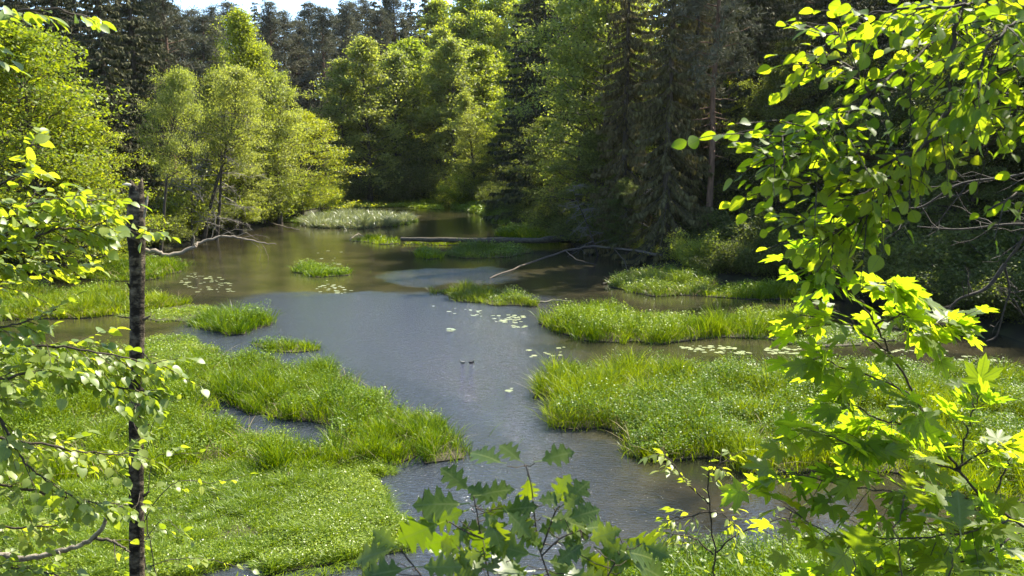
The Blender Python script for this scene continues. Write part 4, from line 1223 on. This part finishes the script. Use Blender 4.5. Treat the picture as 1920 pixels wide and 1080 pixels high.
mb = MB(); mb.tube(np.array([at(244, 430, 5.95), at(232, 437, 5.9), at(222, 446, 5.9)]) - foot, [.010, .008, .004], 5); mb.build('stub', M['bark_pale'], snag)
for u0, v0, u1, v1 in ((269, 600, 282, 592), (246, 700, 238, 694), (270, 930, 280, 922), (245, 540, 239, 531), (272, 800, 279, 796)):
    mb = MB(); mb.tube(np.array([at(u0, v0, 5.97), at((u0 + u1) / 2, (v0 + v1) / 2, 5.95), at(u1, v1, 5.94)]) - foot, [.012, .008, .005], 6); mb.build('stub', M['snag'], snag)
for lst, ntw in (([(258, 432, 5.93), (280, 430, 5.85), (305, 433, 5.8)], 4), ([(262, 440, 5.93), (245, 432, 5.8), (236, 436, 5.75)], 2), ([(262, 655, 5.9), (285, 680, 5.8), (300, 690, 5.8)], 3),
                 ([(255, 760, 5.9), (250, 790, 5.8), (262, 820, 5.75)], 4), ([(262, 925, 5.9), (258, 945, 5.8), (248, 955, 5.75)], 2)):
    branch(snag, px(lst), .004, .002, ROUND, .068, ntw, .14, 3, 'twig', 'hazel', name='shoot', tip=2, bark_amt=.001)

# --- hazel at the left edge; its stems stand just outside the picture
hz = thing('hazel_tree', base_at(-3.15, 4.3), 'leafy hazel with round light green leaves reaching in from the left edge', 'tree')
trunk(hz, (-3.1, 4.2, 10.2), .075, .03, 'bark')
T = lambda z: np.array([-3.12, 4.25, z])
for pts, z, ntw, tl, nl in (
        ([(-60, 500, 3.8), (40, 455, 3.8), (110, 430, 3.9), (160, 430, 4.0), (200, 412, 4.0)], 7.3, 24, .32, 7),
        ([(-60, 450, 3.7), (20, 410, 3.7), (80, 375, 3.8), (130, 378, 3.9), (175, 375, 4.0)], 7.5, 20, .28, 7),
        ([(-60, 400, 3.5), (10, 340, 3.5), (55, 310, 3.5), (60, 270, 3.5)], 7.7, 11, .22, 6),
        ([(-60, 560, 4.0), (50, 500, 4.0), (100, 500, 4.0), (140, 510, 4.1)], 7.1, 13, .28, 6),
        ([(-60, 670, 4.2), (60, 650, 4.2), (150, 655, 4.2), (240, 672, 4.3), (315, 690, 4.4)], 6.7, 26, .30, 7),
        ([(-60, 730, 4.0), (50, 700, 4.0), (130, 705, 4.1), (220, 725, 4.2), (280, 735, 4.2)], 6.5, 22, .28, 7),
        ([(-60, 630, 3.8), (30, 606, 3.8), (80, 592, 3.8), (105, 580, 3.8)], 6.8, 10, .22, 6),
        ([(-40, 740, 3.9), (5, 790, 3.9), (40, 860, 3.9), (95, 905, 4.0), (140, 930, 4.1)], 6.4, 10, .3, 5),
        ([(-60, 830, 4.4), (60, 830, 4.4), (160, 850, 4.5), (250, 850, 4.6)], 6.1, 16, .30, 6),
        ([(-60, 920, 4.4), (60, 920, 4.4), (150, 940, 4.5), (225, 945, 4.6)], 5.8, 16, .28, 6),
        ([(-60, 1000, 4.5), (40, 990, 4.5), (110, 985, 4.5)], 5.6, 9, .26, 5),
        ([(-60, 1075, 4.4), (40, 1065, 4.4), (110, 1080, 4.4)], 5.4, 10, .28, 6),
        ([(-90, 60, 2.9), (20, 25, 2.9), (110, 18, 2.9), (185, 40, 3.0)], 8.9, 10, .17, 4),
        ([(-90, 120, 2.9), (-20, 90, 2.9), (20, 110, 2.9)], 8.6, 6, .15, 4)):
    branch(hz, [T(z)] + px(pts), .011, .003, ROUND, .049 if pts[0][2] > 3.2 else .05, int(ntw * (2.1 if z > 7 else 1.9)), tl, nl + 2, 'twig', 'hazel', s0=.22, droop=.2, sunb=.5 if z > 7 else .15)
bb = branch(hz, [T(5.35)] + px([(-40, 1040, 4.9), (40, 1047, 4.9), (100, 1037, 4.9), (150, 1022, 4.9), (185, 1000, 4.9), (203, 967, 4.9), (238, 945, 4.9)]), .026, .010, ROUND, .06, 3, .12, 2, 'bark_pale', 'hazel', s0=.4, tip=0)
bb['label'] = 'bare pale bent branch'
branch(hz, px([(176, 1010, 4.9), (203, 1012, 4.9), (225, 1022, 4.9), (243, 1035, 4.95)]), .011, .005, ROUND, .06, 3, .15, 1, 'bark', 'hazel', tip=0)
# sprays of the same light leaves right of the broken trunk
hz2 = thing('hazel_shrub', base_at(-2.9, 7.0), 'thin hazel shrub with few light leaves behind the broken trunk', 'shrub')
for pts, ntw, nl in (([(262, 1010, 6.6), (300, 930, 6.5), (345, 900, 6.5), (400, 905, 6.5), (465, 890, 6.5)], 11, 4), ([(262, 1000, 6.5), (290, 860, 6.4), (330, 850, 6.4), (375, 850, 6.4)], 8, 5),
                     ([(258, 1090, 6.6), (320, 1050, 6.6), (400, 1050, 6.6), (470, 1070, 6.6)], 12, 4), ([(262, 1040, 6.5), (305, 975, 6.5), (340, 1000, 6.5)], 6, 4), ([(262, 900, 6.5), (285, 800, 6.4), (310, 760, 6.4), (350, 745, 6.4)], 5, 4)):
    branch(hz2, [np.array(hz2.location)] + px(pts), .008, .002, ROUND, .062, ntw, .25, nl, 'bark', 'hazel', s0=.35)

# --- beech overhanging from the upper right; trunk just outside the picture
be = thing('beech_tree', base_at(2.75, 1.9), 'beech with glowing yellow-green oval leaves hanging in from the upper right', 'tree')
trunk(be, (2.7, 1.9, 12.5), .14, .06, 'bark')
T = lambda z: np.array([2.7, 1.9, z])
for pts, z, ntw, tl, nl in (
        ([(2010, -120, 2.75), (1830, 5, 2.65), (1740, 90, 2.50), (1620, 190, 2.35), (1560, 235, 2.25), (1450, 255, 2.15)], 9.6, 30, .30, 8),
        ([(2000, -160, 2.45), (1850, -60, 2.45), (1795, 40, 2.35), (1785, 140, 2.30), (1770, 235, 2.25), (1700, 290, 2.25), (1600, 330, 2.20), (1480, 350, 2.15)], 9.8, 32, .27, 8),
        ([(2050, 60, 2.75), (1900, 70, 2.65), (1760, 55, 2.55), (1640, 55, 2.55), (1530, 70, 2.55)], 8.9, 22, .26, 7),
        ([(2050, 210, 2.55), (1900, 180, 2.45), (1790, 230, 2.35), (1690, 310, 2.35), (1600, 380, 2.30), (1530, 430, 2.25)], 8.6, 24, .26, 8),
        ([(2080, 300, 2.45), (1980, 330, 2.35), (1900, 370, 2.25), (1850, 395, 2.25)], 8.2, 8, .2, 5),
        ([(2050, -60, 2.55), (1920, -20, 2.45), (1800, 10, 2.35), (1660, 20, 2.35), (1600, 30, 2.35)], 9.2, 20, .24, 8),
        ([(2050, 110, 2.25), (1950, 110, 2.15), (1860, 150, 2.15), (1780, 190, 2.15)], 8.8, 18, .26, 8),
        ([(2050, 20, 2.15), (1950, 30, 2.10), (1880, 60, 2.05), (1840, 120, 2.05), (1830, 200, 2.05)], 9.0, 18, .24, 8),
        ([(1690, 300, 2.30), (1600, 290, 2.25), (1520, 280, 2.20), (1430, 300, 2.15)], None, 16, .2, 7),
        ([(1690, 300, 2.30), (1640, 380, 2.25), (1570, 430, 2.25), (1500, 415, 2.20)], None, 14, .2, 7),
        ([(1630, 180, 2.35), (1600, 130, 2.35), (1550, 110, 2.35), (1510, 120, 2.35)], None, 9, .16, 6),
        ([(1990, 250, 2.55), (1920, 200, 2.45), (1870, 260, 2.35), (1800, 300, 2.35)], 8.5, 14, .22, 7)):
    branch(be, ([T(z)] if z else []) + px(pts), .012 if z else .005, .0025, OVATE, .038, int(ntw * 2.4), tl, max(3, nl - 2), 'twig', 'beech', s0=.38 if z else .1, droop=.12, tilt=.75)

# --- leaning maple sapling at the right
mp_ = thing('maple_sapling', base_at(2.45, 3.5), 'slender maple sapling with lobed glowing leaves leaning in from the lower right', 'sapling')
stem = [np.array(mp_.location)] + px([(2010, 1060, 3.35), (1925, 992, 3.30), (1860, 945, 3.30), (1800, 885, 3.30), (1745, 800, 3.30), (1705, 720, 3.30), (1668, 660, 3.30), (1640, 605, 3.30), (1600, 550, 3.30), (1570, 500, 3.30), (1560, 440, 3.30)])
branch(mp_, stem, .0105, .003, MAPLE, .072, 24, .18, 4, 'twig', 'maple', s0=.45, droop=.2, name='stem')
for pts, ntw, tl, nl in (([(1668, 660), (1610, 620), (1560, 600), (1500, 590)], 8, .16, 4), ([(1640, 610, 3.25), (1690, 590, 3.20), (1740, 610, 3.20), (1785, 605, 3.20)], 11, .15, 5),
                         ([(1720, 750, 3.30), (1650, 710, 3.20), (1580, 690, 3.20), (1530, 660, 3.20)], 10, .18, 5), ([(1800, 885, 3.30), (1690, 850, 3.20), (1590, 830, 3.10), (1500, 800, 3.10)], 16, .22, 5),
                         ([(1860, 945, 3.30), (1760, 930, 3.10), (1640, 920, 3.10), (1540, 900, 3.10), (1460, 880, 3.10)], 18, .22, 5), ([(1900, 975, 3.30), (1800, 1000, 3.00), (1680, 1010, 3.00), (1560, 1000, 3.00), (1470, 950, 3.00)], 20, .24, 5),
                         ([(1800, 885, 3.30), (1810, 820, 3.30), (1830, 760, 3.30), (1835, 735, 3.30)], 6, .14, 4), ([(1790, 880, 3.30), (1840, 850, 3.20), (1880, 830, 3.20)], 6, .16, 4),
                         ([(1925, 992, 3.30), (1820, 1050, 3.10), (1700, 1070, 3.10), (1560, 1060, 3.10)], 16, .22, 5), ([(1600, 550, 3.30), (1550, 520, 3.30), (1510, 480, 3.30)], 9, .16, 5), ([(1570, 500, 3.3), (1580, 450, 3.3), (1610, 420, 3.3)], 7, .16, 5), ([(1600, 550, 3.3), (1640, 530, 3.2), (1690, 545, 3.2)], 7, .14, 5),
                         ([(1745, 800, 3.30), (1660, 790, 3.20), (1600, 760, 3.20), (1570, 750, 3.20)], 8, .18, 5), ([(1860, 945, 3.30), (1880, 890, 3.30), (1895, 860, 3.30)], 5, .14, 4)):
    branch(mp_, px(pts, 3.3), .005, .002, MAPLE, .072, int(ntw * (1.05 if pts[-1][1] > 840 else 1.1)), tl, max(3, nl - 1), 'twig', 'maple', s0=.15, droop=.2)

# --- oak saplings at the bottom
oak_x = at(985, 1300, 2.1)
oak = thing('oak_sapling', base_at(oak_x[0], 2.15), 'dark green oak sapling with jagged leaves at the bottom centre', 'sapling')
OO = np.array(oak.location)
foot_ = lambda dx: OO + [dx, 0, 0]
oak_stems = [[foot_(.02)] + px([(1036, 1130), (1030, 1085), (1012, 1030), (1003, 975), (997, 915), (986, 872)], 2.1), [foot_(-.05)] + px([(925, 1130), (916, 1080), (902, 1010), (895, 965), (888, 930)], 2.08),
             [foot_(-.10)] + px([(820, 1130), (790, 1080), (765, 1048), (750, 1028)], 2.02), [foot_(.08)] + px([(1120, 1130), (1140, 1080), (1160, 1045), (1175, 1030)], 2.05), px([(1014, 1035), (1030, 990), (1042, 958), (1050, 948)], 2.1),
             px([(905, 1010), (870, 995), (842, 978)], 2.05), px([(1016, 1042), (1050, 1010), (1088, 994)], 2.06)]
oak_leaves = [(951, 874, 899, 847), (983, 871, 951, 842), (1003, 868, 1055, 850), (989, 888, 991, 932), (887, 926, 843, 888), (890, 932, 940, 917), (881, 946, 794, 943), (884, 955, 826, 970), (837, 975, 759, 1010),
              (835, 1015, 885, 996), (902, 947, 935, 1006), (942, 952, 986, 993), (1000, 940, 1040, 935), (1015, 970, 1082, 981), (1038, 952, 1059, 906), (1047, 955, 1087, 917), (1088, 993, 1135, 985), (1009, 1043, 939, 1025),
              (1018, 1051, 1062, 1057), (1158, 1034, 1214, 1040), (1117, 1010, 1160, 1034), (1175, 1051, 1234, 1075), (1088, 1040, 1134, 1063), (750, 1028, 686, 1040), (753, 1031, 709, 1003), (779, 1063, 845, 1063), (773, 1066, 703, 1074),
              (913, 1034, 872, 1048), (907, 1069, 945, 1055), (919, 993, 945, 1032), (1044, 1016, 1086, 1022), (1161, 1005, 1219, 1031), (872, 1040, 829, 1020), (957, 1051, 978, 1080), (850, 1075, 895, 1088), (960, 985, 1000, 1015),
              (1000, 1000, 1045, 985), (930, 960, 985, 950), (1060, 975, 1105, 960), (1060, 1075, 1120, 1090), (990, 1060, 950, 1085), (870, 985, 905, 1020), (1100, 1015, 1060, 1045)]
sp, sm = [], []
for k, st in enumerate(oak_stems):
    st = smooth(st) - OO; sp.append(st)
    m = MB(); m.tube(st, np.linspace(.0055 if k < 4 else .0026, .0018, len(st)), 6); sm.append(m)
si = np.concatenate([np.full(len(s_), k) for k, s_ in enumerate(sp)]); sp = np.vstack(sp)
lf = MB()
more = []
for u0, v0, u1, v1 in oak_leaves:                       # smaller leaves under the large ones
    ju, jv = FG.normal(0, 22), abs(FG.normal(0, 22)) + 6
    tu, tv = FG.normal(0, 16), FG.normal(4, 14)
    if v0 > 900: more.append((u0 + ju, v0 + jv, u0 + ju + (u1 - u0) * .8 + tu, v0 + jv + (v1 - v0) * .8 + tv))
for u0, v0, u1, v1 in oak_leaves + more:
    y0 = 2.08 + FG.normal(0, .04)
    b = at(u0, v0, y0) - OO; e = at(u1, v1, y0 + FG.normal(0, .03)) - OO
    k_ = int(np.argmin(np.linalg.norm(sp - b, axis=1) + .25 * np.abs(sp[:, 2] - b[2] + .02))); n_ = sp[k_]
    sm[si[k_]].tube(np.array([n_, (n_ + b) / 2 + [0, 0, -.006], b]), [.0016, .0013, .0011], 4, False)
    N_ = UP * .75 + np.array([0, -1.05, 0]) + FG.normal(0, .33, 3)
    scatter(lf, OAK, b[None], (e - b)[None], N_[None], np.linalg.norm(e - b) * FG.uniform(1.0, 1.22))
for m in sm: m.build('stem', M['twig'], oak)
lf.build('foliage', M['oak'], oak)
oak2 = thing('oak_sapling', base_at(.86, 1.75), 'oak sapling with large dark leaves in front of the right maple', 'sapling')
for pts, ntw, nl in (([(1700, 1200, 1.75), (1690, 1080, 1.75), (1680, 1000, 1.75), (1700, 920, 1.75)], 5, 2), ([(1760, 1200, 1.75), (1780, 1080, 1.75), (1800, 1010, 1.75)], 4, 3), ([(1620, 1200, 1.75), (1600, 1090, 1.75), (1600, 1050, 1.75)], 4, 3)):
    branch(oak2, [np.array(oak2.location)] + px(pts), (.002), .0014, OAK, .10, ntw, .12, nl, 'twig', 'oak', s0=.6, droop=.3, name='stem')

# --- thin shrub with tiny leaves, lower right of the middle
sh = thing('thin_shrub', base_at(1.05, 4.6), 'thin dark-stemmed shrub with tiny leaves right of the oak sapling', 'shrub')
branch(sh, [np.array(sh.location)] + px([(1336, 1090, 4.2), (1340, 1040, 4.2), (1332, 960, 4.2), (1328, 900, 4.2), (1338, 845, 4.2)]), .009, .003, SMALL, .055, 10, .2, 5, 'twig', 'hazel', s0=.55, name='stem')
for pts, ntw in (([(1340, 1038), (1375, 1005), (1430, 985), (1490, 965)], 7), ([(1328, 945), (1290, 905), (1262, 870), (1245, 850)], 9), ([(1330, 960), (1290, 968), (1250, 975)], 6), ([(1338, 1040), (1300, 1010), (1250, 1000)], 8), ([(1328, 900), (1350, 870), (1370, 860)], 5), ([(1330, 960), (1360, 965), (1372, 985)], 3)):
    branch(sh, px(pts, 4.2), .005, .002, SMALL, .055, ntw, .18, 5, 'twig', 'hazel', s0=.2)

# --- leafless grey branches hanging in at the right
db = thing('bare_tree', base_at(4.6, 5.2), 'leafless tree whose grey twigs hang in at the right edge', 'tree')
trunk(db, (4.5, 5.2, 11), .08, .04, 'bark')
T = lambda z: np.array([4.52, 5.2, z])


def bare_branch(owner, pts, r0, r1, ntw, tl, g=FG):
    o = np.array(owner.location); pts = smooth(pts) - o; n = len(pts)
    mb = MB(); mb.tube(pts, np.linspace(r0, r1, n), 5)
    for i in range(ntw):
        k = int(g.integers(n // 3, n)); b = pts[k]
        T_ = unit(pts[k] - pts[k - 1])
        d = unit(T_ * .7 + g.normal(0, .6, 3)); Lq = tl * g.uniform(.4, 1.3); q_ = np.linspace(0, 1, 6)[:, None]
        tw = b + d * Lq * q_ + g.normal(0, .05 * Lq, (6, 3)) * q_ + UP * (.25 * Lq) * (q_ ** 2 - q_ * .8)
        mb.tube(tw, np.linspace(r1 * .9, r1 * .4, 6), 4, False)
        e = tw[3] + unit(d + g.normal(0, .6, 3)) * Lq * .4
        mb.tube([tw[3], (tw[3] + e) / 2 + g.normal(0, .01, 3), e], [r1 * .6, r1 * .5, r1 * .3], 4, False)
    return mb.build('branch', M['twig'], owner)


for pts, z, ntw, tl in (([(2010, 380), (1925, 440), (1885, 495), (1893, 545), (1880, 590), (1868, 630), (1850, 640)], 8.6, 14, .22), ([(2010, 300), (1900, 330), (1800, 345), (1720, 390), (1650, 370)], 8.9, 20, .35),
                        ([(2010, 420), (1900, 420), (1800, 430), (1720, 425)], 8.2, 12, .3), ([(1885, 495), (1850, 540), (1800, 560), (1770, 590)], None, 8, .2), ([(2010, 620), (1930, 600), (1900, 560)], 7.5, 7, .25)):
    bare_branch(db, ([T(z)] if z else []) + px(pts, 5.0), .014, .0045, ntw, tl)
